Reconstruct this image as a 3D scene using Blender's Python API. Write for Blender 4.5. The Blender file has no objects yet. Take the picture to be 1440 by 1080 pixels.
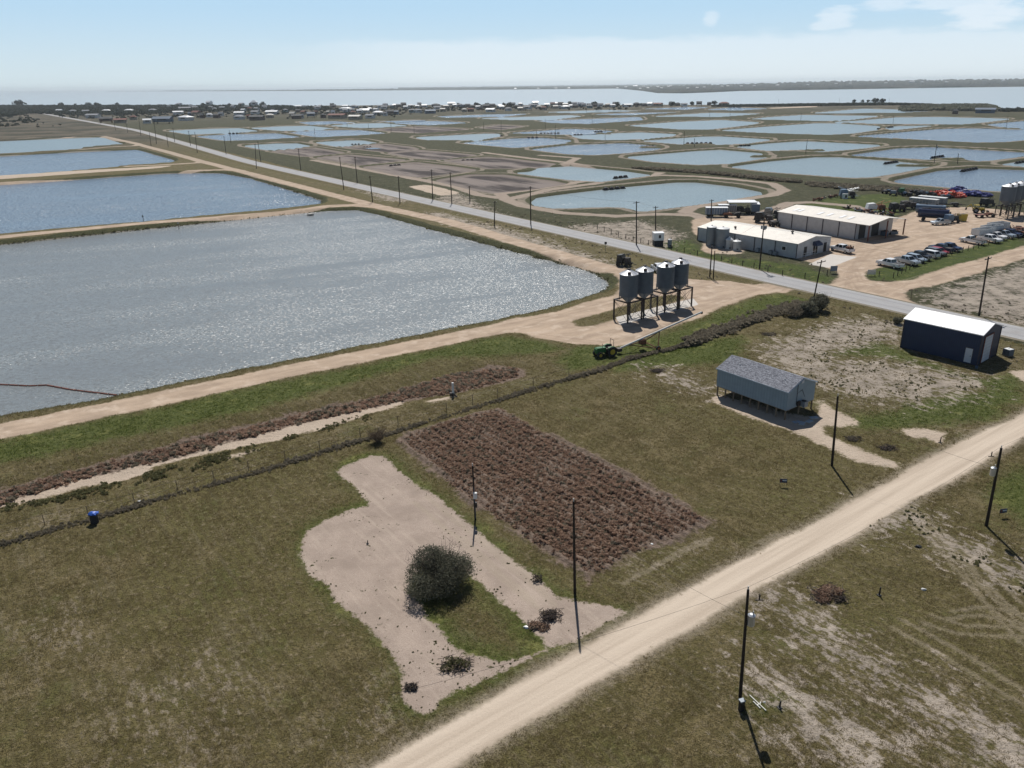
import bpy, math, random
import numpy as np
from mathutils import Vector, Matrix
R=math.radians
random.seed(7); rng=np.random.default_rng(11)
S=bpy.context.scene; COL=S.collection
# ---------------------------------------------------------------- camera
H=38.0; F_=1080.0; PX,PY=765.0,540.0; HOR0,HSL=127.5,-0.0120
ROLL=math.atan(HSL); TH=math.atan((PY-(HOR0+HSL*PX))*math.cos(ROLL)/F_)
FW=np.array([0,math.cos(TH),-math.sin(TH)]); RT=np.array([1.,0,0]); UP=np.cross(RT,FW)
IX=math.cos(ROLL)*RT+math.sin(ROLL)*UP; IY=math.sin(ROLL)*RT-math.cos(ROLL)*UP
cam=bpy.data.cameras.new('camera'); camo=bpy.data.objects.new('camera',cam); COL.objects.link(camo)
M=Matrix.Identity(4)
for i in range(3): M[i][0]=IX[i]; M[i][1]=-IY[i]; M[i][2]=-FW[i]
M[2][3]=H; camo.matrix_world=M
cam.sensor_width=36; cam.lens=F_/1440*36; cam.shift_x=(720-PX)/1440; cam.clip_start=.5; cam.clip_end=90000
S.camera=camo
def G(x,y,z=0.0):
    "a point of the photograph taken back to the level z in the world"
    r=F_*FW+(x-PX)*IX+(y-PY)*IY; t=(z-H)/r[2]
    return (r[0]*t,r[1]*t)
def GP(pts,z=0.0): return np.array([G(x,y,z) for x,y in pts])
# ---------------------------------------------------------------- sun, sky, exposure
SUN_EL,SUN_AZ=52.0,-2.0
sl=bpy.data.lights.new('sun','SUN'); sl.energy=4.1; sl.angle=R(.53); sl.color=(1,.96,.90)
so=bpy.data.objects.new('sun',sl); COL.objects.link(so)
sd_=Vector((math.sin(R(SUN_AZ))*math.cos(R(SUN_EL)),math.cos(R(SUN_AZ))*math.cos(R(SUN_EL)),math.sin(R(SUN_EL))))
so.rotation_euler=sd_.to_track_quat('Z','Y').to_euler(); so.location=(0,0,120)
W=bpy.data.worlds.new('World'); S.world=W; W.use_nodes=True
S.view_settings.view_transform='Standard'; S.view_settings.look='None'; S.view_settings.gamma=1; S.view_settings.exposure=0.2
S.cycles.volume_bounces=0; S.cycles.max_bounces=6; S.cycles.transparent_max_bounces=8
S.cycles.caustics_reflective=False; S.cycles.caustics_refractive=False
class NT:
    "small helper: builds shader nodes from Python expressions"
    def __init__(s,tree): s.t=tree; s.n=tree.nodes; s.l=tree.links
    def put(s,sock,v):
        if isinstance(v,bpy.types.NodeSocket): s.l.new(v,sock)
        elif v is not None:
            if sock.type=='RGBA' and len(v)==3: v=(*v,1)
            sock.default_value=v
    def new(s,ty,**k):
        n=s.n.new(ty)
        for a,b in k.items(): setattr(n,a,b)
        return n
    def m(s,op,a,b=None,c=None,clamp=False):
        n=s.new('ShaderNodeMath',operation=op); n.use_clamp=clamp
        for i,v in enumerate((a,b,c)):
            if v is not None: s.put(n.inputs[i],v)
        return n.outputs[0]
    def add(s,a,b): return s.m('ADD',a,b)
    def mul(s,a,b): return s.m('MULTIPLY',a,b)
    def mad(s,a,b,c): return s.m('MULTIPLY_ADD',a,b,c)
    def sat(s,a,b=1.0,c=0.0): return s.m('MULTIPLY_ADD',a,b,c,clamp=True)
    def ss(s,v,lo,hi):
        n=s.new('ShaderNodeMapRange',interpolation_type='SMOOTHSTEP'); s.put(n.inputs[0],v); s.put(n.inputs[1],lo); s.put(n.inputs[2],hi); return n.outputs[0]
    def mix(s,f,a,b):
        n=s.new('ShaderNodeMix',data_type='RGBA'); s.put(n.inputs[0],f); s.put(n.inputs[6],a); s.put(n.inputs[7],b); return n.outputs[2]
    def noise(s,vec,scale,detail=2,rough=.5,w=None):
        n=s.new('ShaderNodeTexNoise'); s.put(n.inputs['Vector'],vec); s.put(n.inputs['Scale'],scale); s.put(n.inputs['Detail'],detail); s.put(n.inputs['Roughness'],rough); return n.outputs[0]
    def map(s,vec,rot=0,sc=(1,1,1),loc=(0,0,0)):
        "turns the pattern by rot, then scales it along and across"
        n0=s.new('ShaderNodeMapping'); s.put(n0.inputs[0],vec); n0.inputs[2].default_value=(0,0,-rot)
        n=s.new('ShaderNodeMapping'); s.put(n.inputs[0],n0.outputs[0]); n.inputs[1].default_value=loc; n.inputs[3].default_value=sc; return n.outputs[0]
    def attr(s,name):
        n=s.new('ShaderNodeAttribute',attribute_name=name); return n.outputs['Fac']
    def cattr(s,name):
        n=s.new('ShaderNodeAttribute',attribute_name=name); return n.outputs['Color']
    def pos(s): return s.new('ShaderNodeNewGeometry').outputs['Position']
    def obj(s): return s.new('ShaderNodeTexCoord').outputs['Object']
    def bump(s,h,strength=.5,dist=.1,n0=None):
        n=s.new('ShaderNodeBump'); s.put(n.inputs['Height'],h); n.inputs['Strength'].default_value=strength; n.inputs['Distance'].default_value=dist
        if n0 is not None: s.put(n.inputs['Normal'],n0)
        return n.outputs[0]
def newmat(name):
    m=bpy.data.materials.new(name); m.use_nodes=True; t=NT(m.node_tree); b=m.node_tree.nodes['Principled BSDF']; return m,t,b
def setb(t,b,col=None,rough=None,metal=None,spec=None,normal=None):
    if col is not None: t.put(b.inputs['Base Color'],col)
    if rough is not None: t.put(b.inputs['Roughness'],rough)
    if metal is not None: t.put(b.inputs['Metallic'],metal)
    if spec is not None: t.put(b.inputs['Specular IOR Level'],spec)
    if normal is not None: t.put(b.inputs['Normal'],normal)
# sky with thin cloud low over the horizon and a few puffs
w=NT(W.node_tree); bg=W.node_tree.nodes['Background']
sky=w.new('ShaderNodeTexSky',sky_type='NISHITA'); sky.sun_disc=False; sky.sun_elevation=R(SUN_EL); sky.sun_rotation=R(SUN_AZ)
sky.altitude=0; sky.air_density=.7; sky.dust_density=0.2; sky.ozone_density=1.5
dv=w.new('ShaderNodeTexCoord').outputs['Generated']
sx=w.new('ShaderNodeSeparateXYZ'); w.put(sx.inputs[0],dv)
az=w.m('ARCTAN2',sx.outputs[0],sx.outputs[1]); el=w.m('ARCSINE',sx.outputs[2])
cv=w.new('ShaderNodeCombineXYZ'); w.put(cv.inputs[0],az); w.put(cv.inputs[1],w.mul(el,2.6)); cvo=cv.outputs[0]
n1=w.noise(cvo,9,6,.6); n2=w.noise(w.map(cvo,0,(1,1.6,1)),26,6,.62)
# bank of cloud: its ragged top lies 3 degrees up in the middle and right of the view
top=w.add(w.mad(n1,.030,.034),w.mul(n2,.012))
bank=w.mul(w.ss(w.m('SUBTRACT',top,el),0.0,.012),w.mul(w.ss(az,-.36,-.10),.38))
cloud=bank
for (px,py,rx,ry,st) in ((1000,26,10,9,.35),(1180,20,22,9,.45),(1168,36,24,6,.40),(1250,4,34,8,.4),(1385,18,44,17,.55),(1340,2,60,8,.45),(1300,60,150,16,.2)):
    r=F_*FW+(px-PX)*IX+(py-PY)*IY; r=r/np.linalg.norm(r); a0=math.atan2(r[0],r[1]); e0=math.asin(r[2])
    dx=w.mul(w.m('SUBTRACT',az,a0),F_/rx*.9); dy=w.mul(w.m('SUBTRACT',el,e0),F_/ry*.9)
    q=w.add(w.m('POWER',w.m('ABSOLUTE',dx),2.0),w.m('POWER',w.m('ABSOLUTE',dy),2.0))
    q=w.add(q,w.mul(w.m('SUBTRACT',n2,.5),3.2))
    cloud=w.m('MAXIMUM',cloud,w.mul(w.ss(q,1.25,.1),st))
hi=w.mul(w.ss(w.noise(w.map(dv,.5,(1.2,2.4,5)),2.2,6,.62),.5,.8),w.ss(el,.25,.6))
cloud=w.m('MAXIMUM',cloud,w.mul(hi,.35))
hz=w.ss(el,.24,.10)
skg=w.mix(w.ss(el,.0,.10),(12.3,14.7,16.0,1),(9.0,13.2,16.8,1))
skc=w.mix(w.mul(hz,.85),sky.outputs[0],skg)
skc=w.mix(cloud,skc,(16.2,17.0,17.8,1))
w.put(bg.inputs[0],skc); bg.inputs[1].default_value=.05
# ---------------------------------------------------------------- outlines read off the ground (photograph pixels, taken back to the ground)
WEST=[ # ponds west of the highway, water line
[(-700,420),(0,345),(200,323.5),(350,308),(400,302.5),(461,297),(500,296),(530,302),(600,322),(683,344),(750,362),(811,377),(838,386),(852,396),(853,403),(840,409),(783,427),(700,446.5),(530,480),(350,516),(164,555.5),(0,584),(-300,641),(-700,718)],
[(-500,285),(0,260.5),(230,244.5),(278,243.7),(313,244),(353,251.7),(403,266.7),(437,277.5),(452,283),(449,285.5),(437,287.5),(310,300),(194,312),(0,328),(-500,380)],
[(-500,236),(0,220),(117,213.5),(192,210.8),(203,213.3),(225,220),(238,223.3),(245,225.3),(236,228),(200,230),(166,232.6),(160,234.5),(141.7,236),(83,241),(0,246.7),(-500,281)],
[(-500,212),(0,199),(83,195),(133,193.3),(146.7,193.7),(158.3,197.5),(173,202.2),(150,203.8),(115,206.4),(112,208.6),(60,212),(0,215.5),(-500,240)]]
NORTH=[
[(235,183.7),(303,180.8),(336.7,180.3),(363,184),(320,187.3),(266.7,188.7)],
[(276.7,191.7),(320,188.9),(386.7,187.4),(421.7,192.5),(370,195.8),(320,198)],
[(343,204.7),(386.7,202),(416.7,201.7),(436.7,205.3),(411.7,208),(378,210.8)],
[(352,180),(403,177.2),(437,177),(470,180.8),(440,182.3),(402,184.2)],
[(407,186.2),(440,183.9),(482,182.7),(507,183),(543,187.2),(490,190.8),(445,192.3)],
[(420,172),(440,171),(470,170.3),(500,172.5),(470,174),(440,175.5)],
[(463,176.7),(506.7,173.5),(540,173.3),(573,176.7),(533,179.2),(506.7,179.7)],
[(527,171),(582,169),(600,169.4),(560,171.4)],
[(553,172.7),(606.7,169.9),(656.7,172.5),(606.7,175.8),(581.7,175)],
[(443,200),(490,197.5),(510,197.5),(530,201),(503,203),(473,205.8)],
[(746,241.5),(760,236.5),(801.7,234),(880,241.3),(915,246.3),(880,250.8),(843,255),(801.7,252.5),(727,243)],
[(748,284),(755.6,278.6),(797,273),(866.7,264.7),(950,257),(977.8,257),(1033,263.3),(1069,270.3),(1071,272.5),(1019,281.4),(950,291),(902.8,297.2),(894.4,294.5),(877.8,291.5),(855.6,291),(783,293.3),(755.6,289.7)],
[(583,193),(680,188),(701.7,188),(706,191.2),(670,197),(603,196.7)],
[(650,200.8),(718,194.9),(760,193.7),(801.7,196.7),(804,200.8),(760,204),(723,207.5),(660,201.9)],
[(718,187),(802,181),(863,184.3),(835,187.8),(787,189.5),(760,188)],
[(803,190.8),(851.7,187.9),(900,186.2),(951.7,188.7),(943,191.7),(901.7,195.8),(851.7,196.7),(818,194.5)],
[(746.7,210),(801.7,204),(876.7,201.3),(921.7,205),(930,207.5),(918,210.8),(880,215),(835,217.5),(801.7,216.3)],
[(880,220.8),(980,212.5),(1013,210.8),(1073,215.8),(1061.7,220),(1080,220.8),(1023,230),(980,231.3),(921.7,227.5)],
[(1028,234.7),(1080,227.5),(1146.7,221.3),(1180,221.3),(1255,226.7),(1290,230.3),(1316.7,231.3),(1263,242.5),(1221.7,249.2),(1196.7,250),(1080,241.3)],
[(1257,254.5),(1290,247),(1322,240.3),(1372,237),(1440,239.5),(1600,246),(1600,280),(1440,271),(1335,263.8),(1270,258)],
[(883,176.7),(950,171.5),(1013,168.7),(1068,172),(1060,174.5),(996.7,181.7),(963,181.7)],
[(673,166.7),(801.7,161.9),(818,163.3),(776.7,168.3),(726.7,168.7)],
[(613,163.7),(680,161),(743,160),(701.7,164.4),(631.7,165.3)],
[(755,170),(900,164.4),(905,168.3),(826.7,174),(776.7,172.5)],
[(768,157.5),(851.7,154.4),(900,155.8),(810,158.7)],
[(905,153),(963,150.3),(996.7,150.8),(963,154)],
[(835,160.8),(880,158.9),(955,157.7),(880,161.8)],
[(918,163.7),(996.7,158.6),(1071.7,159.5),(1013,164)],
[(993,154),(1030,151),(1080,152.5),(1038,155.1)],
[(1013,183.3),(1080,178),(1146.7,173.4),(1171.7,173.2),(1238,177.5),(1233,182.5),(1196.7,187.3),(1163,189),(1080,186.7)],
[(901.7,198.3),(988,192.2),(1013,191.9),(1085,196.3),(1046.7,201.5),(1005,203.3),(963,202.8)],
[(1035,206.7),(1080,201.9),(1121.7,199),(1138,198.9),(1240,204),(1213,208.3),(1155,213.3),(1121.7,210.8),(1080,211.7)],
[(1195,218.3),(1263,208.7),(1313,207),(1440,214.6),(1470,216.5),(1440,218.5),(1385,226),(1354,226.5),(1330,224.2),(1260,222.5)],
[(1408.8,231.3),(1440,226.4),(1500,222),(1600,230),(1600,240),(1440,234.3)],
[(1203,191.7),(1320,181.5),(1366,180.2),(1440,182.5),(1500,184),(1500,192),(1410,199.2),(1372.5,199.8),(1260,193.8)],
[(1171.7,171.5),(1203,169.9),(1263,164.9),(1320,164.4),(1422.5,166.9),(1366,173.6),(1347.5,174.8),(1288,174.2),(1238,174)],
[(1080,164.7),(1130,161.5),(1238,163),(1196.7,168),(1168,169.6),(1141.7,169.4),(1055,167.5)],
[(1143,158.7),(1213,152.8),(1313,155.3),(1263,158.7),(1196.7,158.7)],
[(1387.5,175),(1440,170.2),(1500,168),(1500,183),(1440,180.3),(1410,178.6)],
[(1245,179.5),(1262,177.4),(1312,176.5),(1290,178.8),(1255,182.3)]]
DRY=[
[(380,212.6),(420,208.8),(445,208),(486,214.5),(440,219.5),(430,219.8)],
[(478,206.7),(540,202.2),(581.7,206.7),(590,209.5),(543,213.6)],
[(443,221.7),(490,217.2),(573,225),(540,228.4),(506.7,232.6)],
[(543,215),(590,211),(673,218.3),(620,224.4),(585,222.6)],
[(508,235),(585,228),(673,239),(592,249.5),(556.7,245.6)],
[(622,225.8),(676.7,221.6),(710,222),(783,230.8),(766.7,234.2),(722,236.8),(685,236.8)],
[(612,254),(660,246),(710,246),(777,254.4),(798,259),(768,264.4),(693,271.6),(668,267.8),(634,259)],
[(527,181.7),(590,178),(663,181.7),(590,187),(556.7,185.6)],
[(672,179.5),(700,175.5),(740,177.5),(705,182.5)]]
HWY=[(-1500,2330),(-900,1465),(-400,802),(-160,437),(-13,238.5),(23,190),(41.5,164),(56.2,144.2),(66.6,130.4),(76.6,117),(140,32),(240,-100)]
GRAVEL=[(400,1150),(519,1079),(628,1016),(700,973),(750,946),(839,897),(878,874),(950,836),(1047,782),(1151,730),(1207,699),(1307,644),(1346,622),(1437,581),(1600,508),(1600,545),(1440,616),(1387,649),(1276,711),(1207,752),(1123,797),(1040,844),(964,891),(867,946),(700,1047),(640,1085),(520,1165)]
LOT=[(471,663),(481,659),(506,649),(522,641.7),(542,641.7),(556,658),(600,691),(642,722),(669,747),(700,771.7),(755.6,813),(783,838),(819,845),(856,852),(881,861),(864,872),(853,876),(819,893),(806,903),(785,908),(769,912),(750,926),(708,943),(683,953),(655.6,964),(628,981),(617,997),(600,1005),(586,1002),(569,983),(567,947),(539,913),(517,886),(494,869),(472,847),(461,824),(436,811),(423.6,786),(421,763),(433,744),(461,730),(500,716),(516.7,713),(497,686)]
ISLE=[(620,800),(655,802),(692,830),(725,861),(742,886),(766,905),(765,915),(750,922),(711,930),(669,922),(642,908),(619,883),(600,869),(594,852),(572,836),(590,800)]
YARD1=[(700,452),(783,437),(825,425.5),(866,414),(872,402),(866,386),(866,376),(880,380),(930,386),(978,393.6),(1072,398),(1100,398),(1130,404),(1100,410),(1061,416),(1019,431),(992,445),(950,459),(922,467),(894,480),(867,487),(811,484),(756,475),(728,467),(700,470)]
YISLE=[(806,452),(825,444),(860,436),(900,422),(940,414),(960,416),(965,420),(868,449),(840,457),(812,458)]
PAD=[(866,446),(975,420),(982,429),(872,457)]
YARD2=[(1159,400),(1178,391),(1176,381),(1150,371),(1110,360),(1060,351),(1020,348),(1003,358),(988,352),(990,340),(975,326),(972,310),(1000,304),(1070,303),(1080,308),(1200,318),(1262,312),(1265,305),(1285,297),(1318,291),(1355,291),(1400,294),(1440,299),(1520,305),(1520,318),(1440,331),(1387,342),(1346,353),(1276,373),(1234,377),(1218,380),(1213,387),(1222,394),(1251,397),(1279,394),(1318,380),(1373,364.6),(1440,346),(1520,325),(1520,348),(1440,364),(1373,385),(1310,403),(1284,404),(1272,412),(1278,420),(1298,433),(1230,420)]
CONC=[(1137,371),(1168,357),(1206,361),(1166,376)]
SAND=[[(-200,760),(0,706),(42,694),(111,674),(160,661),(239,644),(316,621),(400,599),(461,585),(544,566),(572,559),(569,566),(544,574),(517,580),(469,599),(400,616),(350,625),(314,632),(262,643),(211,656),(208,664),(153,678),(69,699),(0,713),(-200,768)],
[(304,648),(330,638),(372,629),(350,638),(318,648)],[(601,564),(615,559),(636,555),(632,561),(612,566)],
[(993,562),(1010,556),(1040,560),(1146,590),(1150,562),(1165,570),(1195,583),(1215,594),(1190,600),(1160,598),(1165,612),(1195,626),(1225,637),(1268,652),(1270,661),(1234,657),(1195,645),(1150,623),(1118,607),(1060,589),(1018,571)],
[(1270,604),(1300,600),(1330,608),(1325,622),(1300,615),(1275,612)],
[(1418,522),(1440,520),(1480,526),(1480,540),(1440,536)],
[(1003,340),(1050,350),(1045,357),(1000,356),(990,350)],
[(0,247),(90,241),(180,236.5),(236,233),(246,233),(220,237),(130,243),(0,252),(-300,270),(-300,262)],
[(572,262),(600,259),(650,271),(620,276)],[(1080,151.5),(1150,149),(1150,150.5),(1080,153)]]
MOTT=[[(1068,492),(1123,467),(1179,450),(1234,447),(1270,453),(1262,478),(1235,481),(1175,497),(1165,503),(1234,506),(1290,512),(1359,526),(1388,543),(1330,559),(1280,566),(1234,562),(1165,548),(1120,530),(1095,514)],
[(1066,838),(1105,833),(1140,868),(1185,900),(1240,935),(1300,968),(1380,1006),(1480,1050),(1480,1115),(1400,1080),(1320,1020),(1240,968),(1180,934),(1120,888),(1076,852)],
[(1215,745),(1250,722),(1285,712),(1305,735),(1335,750),(1375,760),(1402,780),(1490,822),(1490,860),(1400,818),(1370,800),(1322,772),(1290,748),(1240,750)],
[(800,318),(900,310),(960,330),(930,352),(860,345),(790,328)],
[(590,300),(700,335),(800,362),(860,378),(880,376),(760,335),(620,298)],
[(600,285),(700,300),(760,318),(700,300),(640,270)],
[(500,262),(560,270),(600,283),(540,282)],
[(912,515),(940,520),(1000,545),(1010,558),(960,545),(925,528)],
[(1305,432),(1307,418),(1318,409),(1387,387),(1440,371),(1560,345),(1560,490),(1440,458),(1380,442)],
[(1080,940),(1160,990),(1260,1060),(1250,1100),(1120,1040),(1060,960)]]
GREEN=[[(811,486),(866,488),(895,481),(950,461),(992,447),(1020,433),(1062,418),(1105,412),(1145,420),(1100,436),(1060,450),(1005,470),(970,484),(893,502),(850,515),(800,525),(780,505)],
[(700,470),(755,478),(800,490),(740,500),(600,505),(480,545),(350,580),(160,622),(0,655),(-300,720),(-300,680),(0,620),(200,578),(350,545),(530,508)],
[(560,645),(600,680),(642,712),(669,735),(700,760),(756,800),(790,832),(830,846),(890,858),(870,872),(800,905),(700,955),(600,1015),(560,1000),(560,945),(500,880),(440,820),(415,780),(415,750),(430,735),(510,705),(490,690),(460,665),(520,635)],
[(655,800),(700,830),(770,900),(700,935),(600,875),(620,850),(700,900),(690,850)],
[(1168,500),(1190,488),(1240,478),(1290,500),(1380,535),(1440,520),(1440,560),(1390,590),(1330,600),(1250,580),(1290,560),(1390,545),(1300,515),(1230,500)],
[(1234,375),(1346,350),(1440,328),(1440,348),(1350,374),(1280,396),(1230,395),(1215,388)],
[(1115,295),(1170,275),(1260,272),(1285,285),(1260,305),(1200,303)],
[(900,345),(970,335),(1000,358),(1120,370),(1180,392),(1150,400),(1040,378),(920,352)],
[(1385,690),(1440,650),(1500,640),(1500,760),(1440,745)],
[(1040,978),(1090,985),(1110,1005),(1060,1010)],
[(880,500),(960,480),(1050,470),(1040,510),(940,515),(860,525)],
[(1180,590),(1280,570),(1340,590),(1300,600),(1220,605)]]
BROWN=[[(560,622),(572,608),(640,588),(703,572),(735,590),(1011,734),(960,757),(885,790),(828,822),(800,800),(750,768),(700,735),(640,695),(600,655)],
[(-200,735),(0,682),(111,652),(222,624),(306,602),(400,580),(544,547),(628,522),(711,508),(739,513),(736,527),(656,547),(600,556),(572,560),(544,567),(461,586),(400,600),(316,622),(239,645),(160,661),(111,675),(42,695),(0,708),(-200,755)]]
HEDGE=[(-250,840),(0,769),(125,733),(250,697),(350,669),(400,655),(489,626),(560,607),(628,585),(700,564),(750,548),(839,522),(894,503),(972,484),(1006,471),(1061,452),(1100,437),(1140,428)]
BERM=[[(145,191.7),(193,202.5),(240,215),(283,226.7),(335,240),(386.7,253.3),(460,272.5),(540,292),(628,310.6),(700,332),(750,346.5),(800,362),(870,381)],
[(-500,388),(0,334),(200,314.5),(400,297.7),(461,289.5),(500,288),(540,291)],
[(-500,292),(0,257),(240,242.8),(270,240),(320,238.5),(336,240)],
[(-700,748),(-300,667),(0,608),(194,567.5),(350,534),(400,522.5),(628,477),(700,461.5),(760,449)],
[(113,210),(150,206.8),(188,205.3),(197,203.5)],[(180,234),(220,232.3),(278,228.7),(284,227)],
[(-400,206),(60,193.5),(145,191.7)]]
TRACK=[[(995,312),(980,303),(930,301),(866,304),(790,300),(735,290),(712,281),(703,272),(740,267),(800,258),(843,250.8),(905,247.5),(930,246.5),(980,248),(1030,252),(1085,258),(1103,267),(1085,274.5),(1033,282),(975,291),(962,298),(985,305),(1000,309)],
[(440,225),(523,240),(590,252.5),(640,262),(673,274),(703,278)],[(712,281),(735,275),(770,267),(843,257)],
[(680,214.5),(800,229),(905,247.5)],[(760,218),(812,222),(795,231)],[(930,243),(905,247.5)],
[(1262,312),(1200,290),(1140,285),(1110,286),(1085,296),(1060,303)]]
FLECK=[[(-150,795),(0,742),(125,712),(250,677),(400,636),(500,606),(600,574),(700,541),(780,520),(780,527),(700,552),(600,588),(500,620),(400,648),(250,690),(125,726),(0,762),(-150,820)],[(1060,845),(1110,830),(1200,870),(1300,930),(1440,1000),(1600,1080),(1600,1150),(1050,1150),(1040,960)],[(1080,480),(1180,445),(1270,450),(1400,545),(1300,600),(1150,560)],[(0,880),(120,840),(160,900),(60,960)],[(150,960),(330,880),(400,1000),(300,1100),(100,1100)],[(480,960),(560,930),(600,1010),(520,1060),(420,1060)],[(1290,560),(1440,470),(1440,520),(1340,640)],[(840,780),(960,740),(1040,770),(900,840)]]
SPIT=[[(1268,231.8),(1300,231.9),(1322,230.8)],[(1319,223.4),(1349,222.8)],[(1127,211.6),(1153,210.6)],[(965,203),(1002,202)],[(905,206.2),(936,206.6)],[(1062,219.4),(1085,218.6)],[(1366,227),(1346,225)],[(800,200),(820,198.8)],[(855,187.6),(842,187)]]
RUT=[[(1284,716),(1330,760),(1362,790),(1400,845),(1450,895)],[(1296,735),(1340,775),(1385,830),(1450,880)],[(1310,735),(1375,790),(1440,850)],[(1340,860),(1390,855),(1450,868)],[(1310,865),(1360,880),(1450,885)],[(1265,870),(1330,905),(1420,960),(1480,990)],
[(892,812),(940,788),(1000,757)],[(905,806),(960,775),(985,760)],[(669,750),(720,792),(770,838)],[(600,700),(690,775),(780,850)],
[(1300,396),(1240,401),(1212,393),(1203,372),(1240,345),(1330,320)],[(1190,410),(1198,385),(1215,365),(1290,335),(1400,318)],[(1255,406),(1225,400),(1192,392)],[(1440,355),(1345,380),(1280,399),(1240,416)],[(1440,352),(1340,376),(1268,394),(1218,408)],[(1212,410),(1190,388),(1215,355),(1262,340)],
[(728,461),(783,446),(866,425),(930,404),(1060,402)],[(760,470),(850,481),(960,450),(1020,425),(1078,404)],[(1072,400),(980,399),(885,394),(868,380)],[(700,458),(800,438),(868,420),(890,400)]]
SHORE=[(-900,158),(-400,153),(0,150),(200,150),(380,151),(440,149.2),(600,148.2),(700,148),(860,148),(1000,148),(1080,147),(1230,145.2),(1310,146.5),(1385,149),(1398,152),(1412,154),(1440,153),(1600,152)]
# ---------------------------------------------------------------- distances to those outlines
BIG=30.0
def _seg(P,a,b):
    d=b-a; L=max((d*d).sum(),1e-9); t=np.clip(((P-a)@d)/L,0,1); q=P-(a+t[:,None]*d); return (q*q).sum(1)
def sdf(P,poly,pad=BIG,closed=True,out=None):
    "signed distance, positive inside, only near the outline"
    poly=np.asarray(poly); lo=poly.min(0)-pad; hi=poly.max(0)+pad
    r=np.full(len(P),-pad) if out is None else out
    idx=np.nonzero((P[:,0]>lo[0])&(P[:,0]<hi[0])&(P[:,1]>lo[1])&(P[:,1]<hi[1]))[0]
    if len(idx)==0: return r
    Q=P[idx]; m=np.full(len(Q),1e18); ins=np.zeros(len(Q),bool); n=len(poly)
    for i in range(n if closed else n-1):
        a=poly[i]; b=poly[(i+1)%n]; m=np.minimum(m,_seg(Q,a,b))
        if closed:
            c=((a[1]>Q[:,1])!=(b[1]>Q[:,1])); dy=b[1]-a[1]
            if abs(dy)>1e-12: ins^=c&(Q[:,0]<(b[0]-a[0])*(Q[:,1]-a[1])/dy+a[0])
    s=np.sqrt(m); s=np.where(ins,s,-s) if closed else -s
    r[idx]=np.maximum(r[idx],np.clip(s,-pad,pad)); return r
def many(P,polys,pad=BIG):
    r=np.full(len(P),-pad)
    for p in polys: sdf(P,p,pad,True,r)
    return r
def lines(P,pls,pad=BIG):
    r=np.full(len(P),-pad)
    for p in pls: sdf(P,p,pad,False,r)
    return r
WZ=-1.0
def hull(p):
    p=sorted(map(tuple,p)); out=[]
    for seq in (p,p[::-1]):
        h=[]
        for q in seq:
            while len(h)>1 and (h[-1][0]-h[-2][0])*(q[1]-h[-2][1])-(h[-1][1]-h[-2][1])*(q[0]-h[-2][0])<=0: h.pop()
            h.append(q)
        out+=h[:-1]
    return np.array(out)
def squared(P,polys,pad=BIG,skip=()):
    "like many(), but the levees round a basin keep their corners instead of rounding them off"
    r=np.full(len(P),-pad)
    for k,p in enumerate(polys):
        lo=p.min(0)-pad; hi=p.max(0)+pad; idx=np.nonzero((P[:,0]>lo[0])&(P[:,0]<hi[0])&(P[:,1]>lo[1])&(P[:,1]<hi[1]))[0]
        if len(idx)==0: continue
        Q=P[idx]; s=sdf(Q,p,pad)
        if k not in skip:
            h=hull(p); m=np.full(len(Q),-1e9)
            for i in range(len(h)):
                a=h[i]; e=h[(i+1)%len(h)]-a; L=np.linalg.norm(e)
                if L<3: continue
                m=np.maximum(m,((Q[:,0]-a[0])*e[1]-(Q[:,1]-a[1])*e[0])/L)
            s=np.where((m>0)&(s<0),np.maximum(s,-(.25*-s+.75*np.minimum(m,-s))),s)
        r[idx]=np.maximum(r[idx],s)
    return r
def chaikin(p,n=2,c=.12):
    p=np.asarray(p,float)
    for k in range(n):
        q=np.roll(p,-1,0); e=c if k==0 else .25; p=np.stack([p*(1-e)+q*e,p*e+q*(1-e)],1).reshape(-1,2)
    return p
def basin(px,z):
    "water line of a basin: its far bank is seen down to the water, its near bank only down to its crest"
    px=chaikin(px,1,.05); P0=GP(px,0.); P1=GP(px,z); n=len(px)
    ar=.5*sum(P0[i][0]*P0[(i+1)%n][1]-P0[(i+1)%n][0]*P0[i][1] for i in range(n)); sg=1 if ar>0 else -1; out=[]
    for i in range(n):
        t_=P0[(i+1)%n]-P0[i-1]; nn=sg*np.array([t_[1],-t_[0]])/max(np.linalg.norm(t_),1e-6); d=P0[i]/np.linalg.norm(P0[i]); w_=np.clip(.5+nn@d*2,0,1)
        out.append(P0[i]+(P1[i]-P0[i])*w_+(1-w_)*d*1.6)
    return np.array(out)
gW=[basin(p,WZ) for p in WEST]; gN=[basin(p,WZ) for p in NORTH]; gD=[basin(p,-.6) for p in DRY]
gSand=[chaikin(GP(p,-.3 if i<1 else 0)) for i,p in enumerate(SAND)]; gMott=[GP(p) for p in MOTT]; gGreen=[chaikin(GP(p)) for p in GREEN]; gBrown=[GP(p) for p in BROWN]
gGravel=GP(GRAVEL); _i=[k for k,q in enumerate(GRAVEL) if q[0]==1600]; _a=GP([GRAVEL[_i[0]-1],GRAVEL[_i[1]+1]]); gGravel[_i[0]]=_a[0]+np.array([.80,.60])*170; gGravel[_i[1]]=_a[1]+np.array([.80,.60])*170; gGravel[0]=gGravel[1]-np.array([.80,.60])*90; gGravel[-1]=gGravel[-2]-np.array([.80,.60])*90; gLot=chaikin(GP(LOT),1); gIsle=chaikin(GP(ISLE),1); gY1=chaikin(GP(YARD1),1); gYI=chaikin(GP(YISLE),1); gPad=GP(PAD); gY2=chaikin(GP(YARD2),1); gConc=GP(CONC)
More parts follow.
